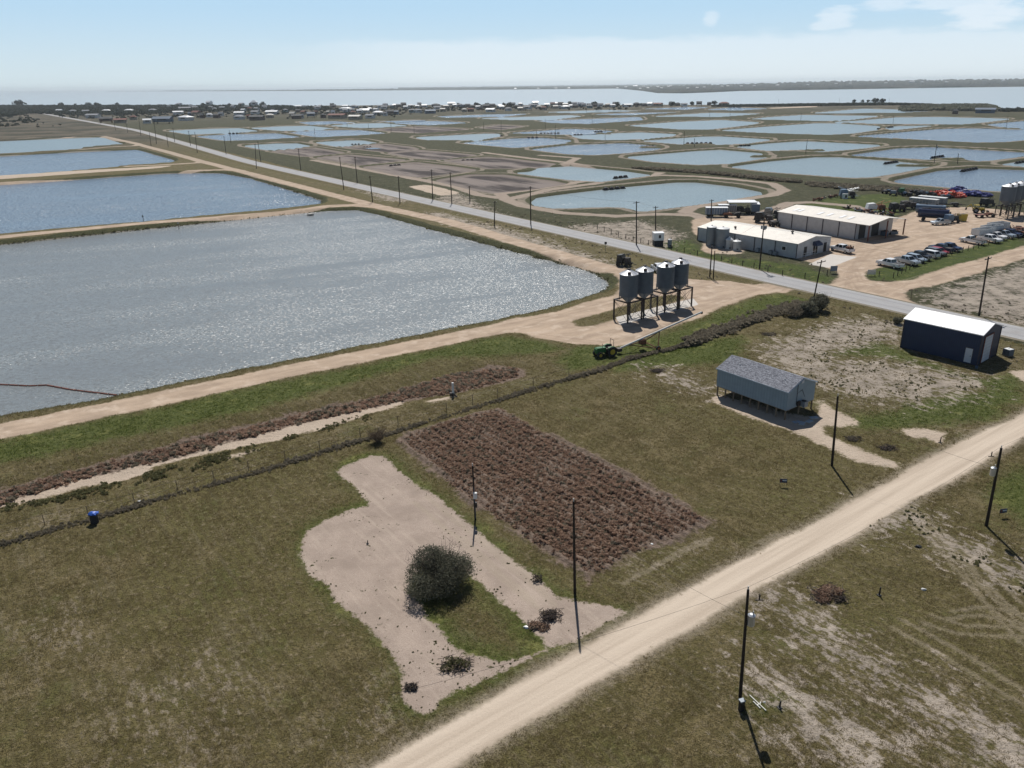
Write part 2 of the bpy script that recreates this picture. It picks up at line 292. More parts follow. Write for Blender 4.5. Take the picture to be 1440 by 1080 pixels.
gHedge=GP(HEDGE); gBerm=[GP(p) for p in BERM]; gTrack=[GP(p) for p in TRACK]; gHwy=np.array(HWY,float)
gShore=np.vstack([[(-9000,2500)],GP(SHORE,-1.2),[(1500,1150),(2600,300),(2600,-900),(-9000,-900)]])
def vnoise(x,y,s,seed=0):
    x=x/s+seed*17.3; y=y/s-seed*9.1; xi=np.floor(x); yi=np.floor(y); fx=x-xi; fy=y-yi; fx=fx*fx*(3-2*fx); fy=fy*fy*(3-2*fy)
    def h(a,b): return np.modf(np.abs(np.sin(a*127.1+b*311.7+seed*7.7)*43758.5453))[0]
    return (h(xi,yi)*(1-fx)+h(xi+1,yi)*fx)*(1-fy)+(h(xi,yi+1)*(1-fx)+h(xi+1,yi+1)*fx)*fy
gFleck=[GP(p) for p in FLECK]; gRut=[GP(p) for p in RUT]; gSpit=[GP(p,-.4) for p in SPIT]
def fields(P):
    x,y=P[:,0],P[:,1]; f={}
    jx=np.stack([vnoise(x,y,3.1,1)-.5,vnoise(x,y,3.1,2)-.5],1)+.5*np.stack([vnoise(x,y,.9,3)-.5,vnoise(x,y,.9,4)-.5],1)
    Pj=P+jx*.9
    f['pw']=many(Pj,gW); f['pn']=np.minimum(squared(P,gN,skip=(11,)),-(lines(P,gSpit)+3.4)); f['dry']=squared(P,gD)
    g=sdf(P+jx*.35,gGravel); f['gravel']=g
    lot=sdf(P+jx*.6,gLot); lot=np.minimum(lot,-sdf(P+jx*.5,gIsle)); f['lot']=lot
    y1=sdf(Pj,gY1); y1=np.minimum(y1,-sdf(Pj,gYI)); y2=sdf(Pj,gY2); f['yard']=np.maximum(y1,y2)
    f['pad']=np.maximum(sdf(P,gPad),sdf(P,gConc))
    f['berm']=lines(P+jx*.4,gBerm)+2.6; f['track']=lines(P+jx*.4,gTrack)+2.3
    f['sand']=many(Pj,gSand); f['mott']=many(Pj,gMott,12.); f['green']=many(Pj,gGreen,12.); isl=sdf(P,gIsle); f['green']=np.where(isl>0,np.minimum(f['green'],1.2-isl*.9),f['green']); f['brown']=many(P+jx*1.3,gBrown,12.)
    f['rut']=lines(P+jx*.25,gRut,12.)+.2; f['rut']=np.maximum(f['rut'],lines(P+np.array([1.1,.9])+jx*.25,gRut,12.)+.2)
    f['fleck']=many(Pj,gFleck,12.)
    f['hedge']=lines(P,[gHedge])+.6
    f['hwy']=lines(P,[gHwy])
    f['hside']=np.sign((gHwy[4,0]-gHwy[2,0])*(y-gHwy[2,1])-(gHwy[4,1]-gHwy[2,1])*(x-gHwy[2,0])) # +1 north-east of the highway
    f['shore']=sdf(P,gShore,300.)
    ss=lambda v,a,b: np.clip((v-a)/(b-a),0,1)**2*(3-2*np.clip((v-a)/(b-a),0,1))
    z=(vnoise(x,y,2.3,5)-.5)*.10+(vnoise(x,y,.55,6)-.5)*.05*ss(-g,0,1)*ss(-lot,0,1)+(vnoise(x,y,30,7)-.5)*.3
    z=z*ss(-g,-.5,3)*ss(-f['hwy'],3.5,8)
    pond=np.maximum(f['pw'],f['pn'])
    z=z-1.75*ss(pond,-2.4,1.6)-.75*ss(f['dry'],-2.,1.5)
    dit=np.maximum(sdf(P,gSand[0]),-BIG); z-=.55*ss(np.maximum(dit,sdf(P,gBrown[1])),-3,.8)
    z+=.28*ss(f['brown'],-.2,.6)*(np.sin(((x*math.cos(R(37.5))+y*math.sin(R(37.5))))*2*math.pi/1.0)*.35+.4)*(sdf(P,gBrown[0])>-1)
    z-=.35*ss(-np.abs(-f['hwy']-6.5),-2.5,0)*(f['hwy']<-3.6)
    z-=6*ss(-f['shore'],-2,40)
    f['z']=z; f['pond']=pond; return f
# ---------------------------------------------------------------- the ground sheet
dep=np.concatenate([np.arange(.45,8,.032),np.arange(8,54,.062),np.arange(54,89.5,1.2),[89.9]])
azs=np.concatenate([np.arange(-180,-50,3.),np.arange(-50,48,.088),np.arange(48,180,3.)])
dist=H/np.tan(np.radians(dep))
A_,D_=np.meshgrid(np.radians(azs),dist); nr,nc=A_.shape
P=np.stack([(D_*np.sin(A_)).ravel(),(D_*np.cos(A_)).ravel()],1)
FD=fields(P); Z=FD['z']
V=np.column_stack([P,Z]).astype(np.float32)
i=np.arange(nr-1)[:,None]*nc; j=np.arange(nc)[None,:]; j2=(j+1)%nc
faces=np.stack([(i+j),(i+nc+j),(i+nc+j2),(i+j2)],-1).reshape(-1,4)
# smooth normals of the whole sheet, kept where it is divided
fn=np.cross(V[faces[:,2]]-V[faces[:,0]],V[faces[:,3]]-V[faces[:,1]]); 
VN=np.zeros_like(V)
for k in range(4): 
    for c in range(3): VN[:,c]+=np.bincount(faces[:,k],fn[:,c],len(V))
VN/=np.maximum(np.linalg.norm(VN,axis=1,keepdims=True),1e-9); VN[VN[:,2]<0]*=-1
def fcv(n): return FD[n][faces].mean(1)
cls=np.zeros(len(faces),int)
fx=V[faces].mean(1)
land=fcv('shore')>-45
cls[fcv('dry')>0]=5; cls[fcv('sand')>0]=6
cls[fcv('track')>0]=3; cls[fcv('berm')>0]=3; cls[fcv('yard')>0]=4; cls[fcv('lot')>0]=2; cls[fcv('gravel')>0]=1
cls[(fcv('pond')>.2)]=7; cls[fcv('pad')>0]=8
cls[~land]=-1
def meshobj(name,V_,F_i,mats,parent=None,attrs=None,smooth=False,fm=None,link=True):
    me=bpy.data.meshes.new(name); nv=len(V_); F_i=np.asarray(F_i); k=F_i.shape[1]
    me.vertices.add(nv); me.vertices.foreach_set('co',np.asarray(V_,np.float32).ravel())
    me.loops.add(F_i.size); me.loops.foreach_set('vertex_index',F_i.astype(np.int32).ravel())
    me.polygons.add(len(F_i)); me.polygons.foreach_set('loop_start',np.arange(0,F_i.size,k,dtype=np.int32)); me.polygons.foreach_set('loop_total',np.full(len(F_i),k,np.int32))
    if fm is not None: me.polygons.foreach_set('material_index',np.asarray(fm,np.int32))
    me.polygons.foreach_set('use_smooth',np.full(len(F_i),smooth))
    for m in mats: me.materials.append(m)
    for n,a in (attrs or {}).items():
        at=me.attributes.new(n,'FLOAT' if a.ndim==1 else 'FLOAT_COLOR','POINT'); at.data.foreach_set('value' if a.ndim==1 else 'color',np.asarray(a,np.float32).ravel())
    me.update(calc_edges=True)
    o=bpy.data.objects.new(name,me)
    if link: COL.objects.link(o)
    if parent: o.parent=parent
    return o
# material of the ground: one earth, its covers told apart by their outlines
gm,t,b=newmat('ground_cover')
p=t.pos(); a=t.attr
nL=t.noise(p,.05,4,.6); nM=t.noise(p,.35,4,.6); nS=t.noise(p,2.2,4,.65); nF=t.noise(p,7.5,3,.7); nC=t.noise(t.map(p,R(-52.5),(.5,1,1)),1.4,4,.65)
nT=t.noise(t.map(p,R(-52.5),(.12,1.4,1)),1.1,3,.6)   # streaks along the lots
base=t.mix(t.ss(nM,.35,.68),(.105,.088,.034),(.175,.140,.068))
base=t.mix(t.mul(t.ss(nL,.42,.62),.7),base,(.125,.112,.040))
base=t.mix(t.ss(nS,.50,.72),base,(.235,.19,.12))
base=t.mix(t.ss(nF,.52,.32),base,(.048,.044,.020)); base=t.mix(t.mul(t.ss(t.noise(p,.16,4,.65),.55,.66),.3),base,(.095,.110,.032))
base=t.mix(t.mul(t.ss(nT,.55,.7),.35),base,(.17,.145,.10))
fk=t.mul(t.ss(a('fleck'),-3,4),t.ss(t.add(t.mul(t.noise(t.map(p,R(-52.5),(.5,1,1)),2.4,4,.7),.7),t.mul(nM,.3)),.50,.60)); base=t.mix(t.mul(fk,.75),base,(.31,.26,.205))
sp=t.new('ShaderNodeSeparateXYZ'); t.put(sp.inputs[0],t.map(p,R(-52.5))); rw=t.m('SINE',t.add(t.mul(sp.outputs[1],2*math.pi/.95),t.mul(t.noise(p,.5,2),7)))
base=t.mix(t.mul(t.ss(rw,.1,.9),t.mul(t.ss(nL,.3,.55),.5)),base,(.098,.080,.038))
# north-east of the road: darker, coarser cover
nor=t.ss(a('hside'),-.2,.2)
north=t.mix(t.ss(nM,.3,.7),(.030,.036,.017),(.062,.064,.033)); north=t.mix(t.ss(nC,.58,.7),north,(.20,.17,.13))
base=t.mix(t.mul(nor,.85),base,north)
far=t.m('MAXIMUM',t.ss(a('dist'),900,1500),t.mul(t.ss(a('dist'),480,800),t.m('SUBTRACT',1.0,nor))); base=t.mix(far,base,t.mix(t.ss(t.noise(p,.02,5,.65),.4,.6),(.050,.048,.032),(.125,.105,.075)))
def cover(col,f,c,w=1.0): return t.mix(t.mul(f,w) if w!=1 else f,col,c)
e1=t.mul(t.m('SUBTRACT',nS,.5),2.2); e2=t.mul(t.m('SUBTRACT',nM,.5),5.)
gsh=t.ss(t.add(a('green'),t.add(e2,e1)),-1.2,1.6)
grn=t.mix(t.ss(nS,.3,.7),(.038,.064,.010),(.090,.120,.022)); grn=t.mix(t.ss(nM,.55,.7),grn,(.17,.185,.05))
col=cover(base,gsh,grn,.7)
bsh=t.ss(t.add(a('brown'),e1),-.4,.6); brn=t.mix(t.ss(nS,.35,.65),(.12,.088,.066),(.22,.165,.13)); col=cover(col,bsh,brn)
mt=t.ss(t.add(t.add(t.mad(t.m('MINIMUM',a('mott'),3.2),.35,.1),t.mul(e2,.8)),t.add(t.mul(t.m('SUBTRACT',nC,.5),9.5),t.mul(e1,1.3))),-.2,1.0)
msand=t.mix(t.ss(nM,.3,.7),(.24,.205,.17),(.42,.36,.30)); col=cover(col,mt,msand,.92)
sh=t.ss(t.add(a('sand'),e1),-.3,.5); col=cover(col,sh,t.mix(nM,(.38,.30,.23),(.60,.50,.40)))
# banks and berm tops round the ponds
pd=a('pond'); nbm=t.mul(t.ss(pd,-5.7,-4.9),nor)
tan=t.mix(nM,(.17,.145,.11),(.31,.26,.205))
dryb=t.ss(a('dry'),-4.6,-3.9)
col=cover(col,t.mul(t.m('MAXIMUM',nbm,dryb),t.ss(t.add(nM,t.mul(nC,.4)),.50,.62)),tan)
bank=t.m('MAXIMUM',t.ss(t.add(pd,t.mul(e1,.3)),-2.9,-2.1),t.ss(a('dry'),-2.6,-1.8))
bkc=t.mix(t.ss(nS,.35,.65),(.030,.034,.016),(.075,.080,.030)); col=cover(col,bank,bkc,.9)
col=cover(col,t.ss(t.add(pd,t.mul(e1,.12)),-.42,-.28),(.26,.235,.20),.8)
dr=t.mix(t.ss(t.noise(t.map(p,R(-52.5),(.5,2.2,1)),.03,5,.6),.44,.58),(.060,.050,.047),(.235,.20,.18)); dr=t.mix(t.ss(a('dry'),7,1),dr,(.22,.185,.16))
col=cover(col,t.ss(a('dry'),-.6,.5),dr)
# roads, yards and the cleared lot
wear=t.noise(t.map(p,R(30),(.25,.9,1)),.5,4,.6); wear2=t.noise(t.map(p,R(37),(.06,1.5,1)),.7,4,.6)
rd=t.mix(t.ss(t.add(wear2,t.mul(t.m('SUBTRACT',nF,.5),.35)),.35,.68),(.57,.48,.385),(.455,.375,.295))
dirt=t.mix(t.ss(wear,.35,.65),(.46,.355,.265),(.35,.268,.20)); dirt=t.mix(t.ss(nM,.5,.7),dirt,(.51,.41,.32))
fl=t.ss(a('dist'),250,600); dirt=t.mix(t.mul(fl,.6),dirt,(.36,.30,.235))
er=t.mul(e1,.22)
col=cover(col,t.ss(t.add(a('track'),t.add(er,t.mul(e2,.25))),-.5,.4),t.mix(nM,(.27,.215,.17),(.40,.33,.27)))
col=cover(col,t.ss(t.add(a('berm'),t.mul(e1,.5)),-.5,.35),dirt)
col=cover(col,t.ss(t.add(a('yard'),t.mul(e1,.7)),-.5,.5),dirt)
lt=t.mix(t.ss(nM,.35,.65),(.40,.322,.268),(.32,.256,.212)); lt=t.mix(t.mul(t.ss(t.noise(p,16,3,.7),.45,.62),.6),lt,(.25,.20,.165)); lt=t.mix(t.mul(t.ss(t.noise(p,11,2,.5),.66,.74),.7),lt,(.58,.52,.46)); lt=t.mix(t.ss(nF,.60,.74),lt,(.22,.17,.135)); lt=t.mix(t.mul(t.ss(t.noise(p,.28,5,.7),.50,.62),.45),lt,(.27,.215,.175)); lt=t.mix(t.mul(t.ss(nT,.5,.7),.35),lt,(.46,.38,.31))
lt=t.mix(t.mul(t.ss(t.noise(p,2.6,2,.5),.63,.70),t.ss(t.noise(p,.22,2),.52,.62)),lt,(.05,.05,.02))
col=cover(col,t.ss(t.add(a('lot'),t.mul(e1,.62)),-.15,.18),lt)
col=cover(col,t.mul(t.ss(t.add(a('gravel'),t.mul(e1,.55)),-1.3,.2),.55),(.36,.30,.24))
col=cover(col,t.ss(t.add(a('gravel'),t.mul(e1,.35)),-.15,.5),rd)
col=cover(col,t.ss(a('pad'),-.1,.05),t.mix(nM,(.50,.47,.43),(.60,.56,.52)))
rt=t.mul(t.ss(t.add(a('rut'),t.mul(e1,.25)),-.25,.15),.34); col=t.mix(t.mul(rt,t.ss(a('yard'),-1,1)),col,(.27,.20,.145)); col=t.mix(t.mul(rt,t.ss(a('yard'),1,-1)),col,(.34,.285,.215))
bare=t.m('MAXIMUM',t.m('MAXIMUM',a('lot'),a('gravel')),t.m('MAXIMUM',a('yard'),a('berm')))
hgt=t.add(t.mul(nS,.6),t.mul(nF,.4)); bs=t.ss(bare,.3,-.3)
bn=t.new('ShaderNodeBump'); t.put(bn.inputs['Height'],hgt); t.put(bn.inputs['Strength'],t.mad(bs,.75,.22)); bn.inputs['Distance'].default_value=.35
setb(t,b,col,.95,0,.15,bn.outputs[0])
FD['dist']=np.hypot(P[:,0],P[:,1])
AT=['pond','dry','gravel','lot','yard','pad','berm','track','sand','mott','green','brown','hside','dist','fleck','rut']
names={0:'ground',1:'gravel_road',2:'bare_lot',3:'berm_road',4:'dirt_yard',5:'dry_pond_bed',6:'sand_flat',7:'pond_bed',8:'concrete_pad'}
for c,nm in names.items():
    fs=faces[cls==c]
    if not len(fs): continue
    u,inv=np.unique(fs,return_inverse=True)
    o=meshobj(nm,V[u],inv.reshape(-1,4),[gm],attrs={k:FD[k][u] for k in AT},smooth=True)
    o.data.normals_split_custom_set_from_vertices(VN[u]); o['kind']='structure'
def zat(x,y): return float(fields(np.array([[x,y]]))['z'][0])
# paved highway, a strip of its own a little above the ground
def ribbon(name,pl,wd,z,mat,step=4.0):
    pl=np.asarray(pl,float); pts=[]
    for a_,b_ in zip(pl[:-1],pl[1:]):
        n=max(1,int(np.linalg.norm(b_-a_)/max(step,np.linalg.norm(a_)*.02)))
        pts+= [a_+(b_-a_)*k/n for k in range(n)]
    pts.append(pl[-1]); pts=np.array(pts)
    for _ in range(6): pts[1:-1]=(pts[:-2]+2*pts[1:-1]+pts[2:])/4
    d=np.gradient(pts,axis=0); d/=np.linalg.norm(d,axis=1,keepdims=True); nrm=np.stack([-d[:,1],d[:,0]],1)
    offs=np.linspace(-wd/2,wd/2,9); vv=[]; 
    for q,n in zip(pts,nrm):
        for o_ in offs: vv.append((q[0]+n[0]*o_,q[1]+n[1]*o_,z+.06*(1-(2*o_/wd)**2)))
    m=len(offs); ff=[(i*m+k,i*m+k+1,(i+1)*m+k+1,(i+1)*m+k) for i in range(len(pts)-1) for k in range(m-1)]
    cr=np.tile(offs,len(pts)).astype(np.float32)
    o=meshobj(name,np.array(vv),ff,[mat],attrs={'cross':cr},smooth=True); o['kind']='structure'; return o
am,t,b=newmat('asphalt'); p=t.pos()
cr=t.m('ABSOLUTE',t.attr('cross')); nn=t.noise(p,3,4,.6); n5=t.noise(p,.25,3)
ac=t.mix(nn,(.29,.29,.295),(.38,.375,.375)); ac=t.mix(t.mul(t.ss(t.m('ABSOLUTE',t.m('SUBTRACT',cr,1.6)),.6,.1),.35),ac,(.20,.20,.21)); ac=t.mix(t.ss(n5,.5,.7),ac,(.30,.29,.285))
ac=t.mix(t.mul(t.ss(t.m('ABSOLUTE',t.m('SUBTRACT',cr,3.05)),.09,.04),t.mul(t.ss(nn,.4,.6),.5)),ac,(.62,.62,.60))
setb(t,b,ac,.85,0,.3)
ribbon('highway',gHwy,6.9,.03,am)
shm,t,b=newmat('road_shoulder'); p=t.pos(); cr=t.m('ABSOLUTE',t.attr('cross'))
sc_=t.mix(t.noise(p,.8,4,.6),(.12,.11,.07),(.30,.26,.21)); setb(t,b,sc_,.95,0,.1)
ribbon('road_shoulder',gHwy,8.6,.0,shm)
# ---------------------------------------------------------------- water
def water(name,tint,rough,wave,str_,spec=.5):
    m,t,b=newmat(name); p=t.pos()
    w1=t.noise(t.map(p,R(20),(.55,1.35,1)),wave,3,.55); w2=t.noise(t.map(p,R(-12),(.6,1.3,1)),wave*2.7,2,.6); w3=t.noise(p,wave*.12,3,.6)
    gust=t.noise(t.map(p,R(25),(.4,1.5,1)),.045,4,.6)
    tc=t.mix(gust,tint,tuple(min(1,c*1.35) for c in tint))
    # slopes of wind waves, taken straight from noise so that they do not fade with distance
    def col(vec,sc,d):
        n=t.new('ShaderNodeTexNoise'); t.put(n.inputs['Vector'],vec); n.inputs['Scale'].default_value=sc; n.inputs['Detail'].default_value=d; return n.outputs['Color']
    def vm(op,a,b_):
        n=t.new('ShaderNodeVectorMath',operation=op); t.put(n.inputs[0],a); t.put(n.inputs[1],b_); return n.outputs[0]
    c1=vm('SUBTRACT',col(t.map(p,R(20),(.5,1.3,1)),wave,2),(.5,.5,.5)); c2=vm('SUBTRACT',col(t.map(p,R(-15),(.6,1.3,1)),wave*3.1,1),(.5,.5,.5))
    sl_=vm('ADD',c1,vm('MULTIPLY',c2,(.6,.6,.6)))
    amp=t.mul(t.m('MAXIMUM',t.mad(gust,3.4,-.75),.3),str_); sc3=t.new('ShaderNodeVectorMath',operation='SCALE'); t.put(sc3.inputs[0],sl_); t.put(sc3.inputs['Scale'],amp)
    nv=vm('NORMALIZE',vm('ADD',vm('MULTIPLY',sc3.outputs[0],(1,1,0)),(0,0,1)),None)
    setb(t,b,tc,rough,0,spec,nv); b.inputs['IOR'].default_value=1.33
    return m
wA=water('pond_water_grey',(.165,.18,.184),.27,3.8,1.7)
wB=water('pond_water_blue',(.115,.155,.205),.20,2.2,1.6)
wC=water('pond_water_teal',(.185,.24,.262),.28,2.2,.9)
wS=water('bay_water',(.37,.42,.44),.28,.6,.5)
def sheet(name,poly,z,mat,grow=1.6):
    poly=np.asarray(poly); c=poly.mean(0)
    # the sheet runs a little into the banks, which hide its edge
    n=len(poly); q=[]
    area=0.5*sum(poly[i][0]*poly[(i+1)%n][1]-poly[(i+1)%n][0]*poly[i][1] for i in range(n)); sg=1 if area>0 else -1
    for i in range(n):
        d=poly[(i+1)%n]-poly[i-1]; d/=max(np.linalg.norm(d),1e-6); q.append(poly[i]+sg*np.array([d[1],-d[0]])*grow)
    me=bpy.data.meshes.new(name); me.from_pydata([(x,y,z) for x,y in q],[],[list(range(n))]); me.materials.append(mat)
    o=bpy.data.objects.new(name,me); COL.objects.link(o); o['kind']='structure'
    if me.polygons[0].normal.z<0: me.flip_normals()
    return o
for i,p_ in enumerate(gW): sheet('pond_water',p_,WZ,[wA,wB,wB,wC][i],1.2)
teal={2,9,10,11,17,20,24,30,27,29,35,31,37}
for i,p_ in enumerate(gN): sheet('pond_water',p_,WZ,wC if i in teal or i%3==0 else wB,1.0)
bv=[(-60000,1000,-1.2),(60000,-3000,-1.2),(60000,60000,-1.2),(-60000,60000,-1.2)]
me=bpy.data.meshes.new('bay_water'); me.from_pydata([(-60000,700,-1.2),(60000,700,-1.2),(60000,70000,-1.2),(-60000,70000,-1.2)],[],[(0,1,2,3)]); me.materials.append(wS)
o=bpy.data.objects.new('bay_water',me); COL.objects.link(o); o['kind']='structure'
# a puddle of water left in one of the drained ponds
sheet('puddle_water',chaikin(GP([(512,209),(528,208),(538,209.3),(522,210.3)],-.9)),-.68,wB,0)
# ---------------------------------------------------------------- building helpers
class MB:
    "collects shapes into one mesh; every shape names its material"
    def __init__(s): s.v=[]; s.f=[]; s.m=[]; s.mats=[]; s.T=Matrix.Identity(4)
    def mi(s,mat):
        if mat not in s.mats: s.mats.append(mat)
        return s.mats.index(mat)
    def raw(s,vs,fs,mat):
        k=len(s.v); s.v+=[tuple(s.T@Vector(q)) for q in vs]; s.f+=[tuple(k+i for i in f) for f in fs]; s.m+=[s.mi(mat)]*len(fs); return s
    def box(s,c,d,mat,rz=0,taper=1.0,ry=0):
        x,y,z=d[0]/2,d[1]/2,d[2]/2; q=Matrix.Translation(c)@Matrix.Rotation(rz,4,'Z')@Matrix.Rotation(ry,4,'Y')
        vs=[q@Vector((a*x*(taper if e>0 else 1),b_*y*(taper if e>0 else 1),e*z)) for e in (-1,1) for b_ in (-1,1) for a in (-1,1)]
        return s.raw(vs,[(0,2,3,1),(4,5,7,6),(0,1,5,4),(2,6,7,3),(0,4,6,2),(1,3,7,5)],mat)
    def cyl(s,a,b_,r0,mat,r1=None,n=10,caps=True):
        a=Vector(a); b_=Vector(b_); r1=r0 if r1 is None else r1; d=(b_-a)
        q=d.to_track_quat('Z','Y').to_matrix()
        vs=[a+q@Vector((r0*math.cos(2*math.pi*i/n),r0*math.sin(2*math.pi*i/n),0)) for i in range(n)]+[b_+q@Vector((r1*math.cos(2*math.pi*i/n),r1*math.sin(2*math.pi*i/n),0)) for i in range(n)]
        fs=[(i,(i+1)%n,n+(i+1)%n,n+i) for i in range(n)]
        if caps: fs+=[tuple(range(n-1,-1,-1)),tuple(range(n,2*n))]
        return s.raw(vs,fs,mat)
    def lathe(s,c,prof,mat,n=20):
        vs=[];c=Vector(c)
        for r,z in prof: vs+=[c+Vector((r*math.cos(2*math.pi*i/n),r*math.sin(2*math.pi*i/n),z)) for i in range(n)]
        fs=[(k*n+i,k*n+(i+1)%n,(k+1)*n+(i+1)%n,(k+1)*n+i) for k in range(len(prof)-1) for i in range(n)]
        return s.raw(vs,fs,mat)
    def prism(s,prof,y0,y1,mat,shr=0.0):
        "profile in x,z drawn out from y0 to y1"
        n=len(prof); vs=[(x,y0,z) for x,z in prof]+[(x,y1,z) for x,z in prof]
        return s.raw(vs,[tuple(range(n)),tuple(range(2*n-1,n-1,-1))]+[(i,n+i,n+(i+1)%n,(i+1)%n) for i in range(n)],mat)
    def blob(s,c,r,mat,seed=0,n=7,m=5,j=.25):
        rr=random.Random(seed); c=Vector(c); vs=[c+Vector((0,0,r[2]))]
        for k in range(1,m):
            for i in range(n):
                a=math.pi*k/m; q=2*math.pi*(i+.5*(k%2))/n; w_=1+rr.uniform(-j,j); vs.append(c+Vector((r[0]*math.sin(a)*math.cos(q)*w_,r[1]*math.sin(a)*math.sin(q)*w_,r[2]*math.cos(a)*w_)))
        vs.append(c+Vector((0,0,-r[2]*.8))); fs=[(0,1+i,1+(i+1)%n) for i in range(n)]
        for k in range(m-2): fs+=[(1+k*n+i,1+(k+1)*n+i,1+(k+1)*n+(i+1)%n,1+k*n+(i+1)%n) for i in range(n)]
        L=len(vs)-1; b0=1+(m-2)*n; fs+=[(L,b0+(i+1)%n,b0+i) for i in range(n)]
        return s.raw(vs,fs,mat)
    def mesh(s,name):
        me=bpy.data.meshes.new(name); me.from_pydata(s.v,[],s.f); 
        for m in s.mats: me.materials.append(m)
        me.polygons.foreach_set('material_index',s.m)
        bm=bmesh.new(); bm.from_mesh(me); bmesh.ops.recalc_face_normals(bm,faces=bm.faces); bm.to_mesh(me); bm.free(); me.update(); return me
    def build(s,name,parent=None,label=None):
        o=bpy.data.objects.new(name,s.mesh(name)); COL.objects.link(o)
        if parent: o.parent=parent
        if label: o['label']=label
        return o
import bmesh
def smooth(o): o.data.polygons.foreach_set('use_smooth',[True]*len(o.data.polygons)); return o
def thing(name,label,cat,loc=(0,0,0),rz=0,group=None):
    o=bpy.data.objects.new(name,None); COL.objects.link(o); o.empty_display_size=.3; o.location=loc; o.rotation_euler=(0,0,rz); o['label']=label; o['category']=cat
    if group: o['group']=group
    return o
def tag(o,label,cat,group=None,loc=None,rz=None):
    o['label']=label; o['category']=cat
    if group: o['group']=group
    if loc is not None: o.location=loc
    if rz is not None: o.rotation_euler=(0,0,rz)
    return o
def dup(root,loc,rz,label,group=None,sc=None):
    r=root.copy(); COL.objects.link(r); r.location=loc; r.rotation_euler=(0,0,rz); r['label']=label
    if group: r['group']=group
    if sc: r.scale=sc
    for ch in root.children:
        c=ch.copy(); COL.objects.link(c); c.parent=r
        for g in ch.children:
            d=g.copy(); COL.objects.link(d); d.parent=c
    return r
def HT(bx,by,ty):
    "height above the ground of what stands at pixel bx,by and reaches up to ty"
    X,Y=G(bx,by); lo,hi=0,90
    for _ in range(50):
        m=(lo+hi)/2; v=np.array([X,Y,m-H]); y=PY+F_*(v@IY)/(v@FW)
        if y>ty: lo=m
        else: hi=m
    return lo
def GL(x,y,z=None):
    X,Y=G(x,y); return (X,Y,zat(X,Y) if z is None else z)
def pm(name,col,rough=.6,metal=0,var=.18,scale=1.5,spec=.4,bump=0):
    m,t,b=newmat(name); o=t.obj(); n=t.noise(o,scale,4,.6); n2=t.noise(o,scale*7,2,.6); f=t.add(t.mul(n,.7),t.mul(n2,.3))
    c=t.mix(t.ss(f,.3,.7),tuple(x*(1-var) for x in col),tuple(min(1,x*(1+var)) for x in col))
    setb(t,b,c,rough,metal,spec,t.bump(n2,bump,.05) if bump else None); return m
K={}
for nm,args in dict(
 pole_wood=((.030,.022,.017),.9,0,.35,3),wood=((.20,.15,.10),.9,0,.25,4),galv=((.095,.125,.165),.5,.25,.10,.8),galv_roof=((.66,.67,.69),.40,.55,.10,.9),  # backlit shade of the silo walls put into the steel colour; roof steel bright
 dark_steel=((.045,.035,.032),.6,.2,.3,3),black=((.018,.018,.019),.6,0,.2,3),rubber=((.02,.02,.02),.85,0,.15,5),glass=((.015,.02,.025),.12,0,.05,1),
 white=((.78,.78,.76),.35,0,.05,2),white_roof=((.72,.73,.74),.45,.1,.04,.4),tan_roof=((.60,.57,.52),.6,0,.08,.5),navy=((.018,.033,.080),.55,.1,.12,.5),navy_trim=((.045,.040,.055),.5,0,.1,1),
 blue_grey=((.21,.29,.36),.6,0,.07,.7),blue_grey_trim=((.33,.40,.47),.6,0,.06,.7),off_white=((.50,.50,.49),.6,0,.08,.6),panel_white=((.55,.57,.60),.5,0,.05,.7),
 concrete=((.42,.39,.35),.9,0,.15,2),grey_tank=((.22,.25,.28),.5,.2,.12,.7),light_tank=((.62,.63,.63),.5,0,.08,.8),
 green_paint=((.03,.13,.04),.45,0,.15,1),yellow=((.45,.33,.03),.5,0,.1,1),red=((.38,.045,.03),.55,0,.2,1.5),red_float=((.62,.07,.03),.5,0,.15,1),blue_float=((.02,.03,.20),.5,0,.2,1),blue=((.03,.10,.42),.45,0,.25,3),
 car_white=((.74,.75,.76),.28,0,.03,1),car_silver=((.40,.46,.52),.28,.4,.04,1),car_black=((.02,.021,.024),.25,0,.05,1),car_navy=((.02,.03,.075),.25,.1,.05,1),car_red=((.30,.02,.03),.3,0,.05,1),car_grey=((.16,.17,.18),.3,.3,.05,1),
 rust=((.15,.062,.035),.85,0,.35,2.5),brown_red=((.16,.06,.045),.8,0,.25,2),steel_blue=((.10,.15,.22),.4,.4,.12,1),alu=((.55,.57,.60),.35,.7,.08,1),
 orange=((.50,.16,.05),.6,0,.2,1),tan_wall=((.36,.30,.23),.8,0,.12,1),brown_wall=((.14,.09,.07),.8,0,.2,1),dark_roof=((.055,.058,.065),.8,0,.2,1),grey_roof=((.24,.25,.27),.8,0,.15,1),pale_roof=((.70,.72,.74),.5,0,.06,1),slate_blue=((.10,.14,.20),.7,0,.15,1),teal_wall=((.16,.24,.24),.8,0,.1,1),
 white_wall=((.58,.58,.57),.7,0,.1,1),wire=((.05,.05,.05),.6,0,.1,1),pvc=((.75,.73,.66),.5,0,.05,1),brick_red=((.18,.07,.05),.85,0,.2,2)).items():
    K[nm]=pm(nm,args[0],args[1],args[2],args[3],args[4],bump=.3 if args[1]>.7 else 0)
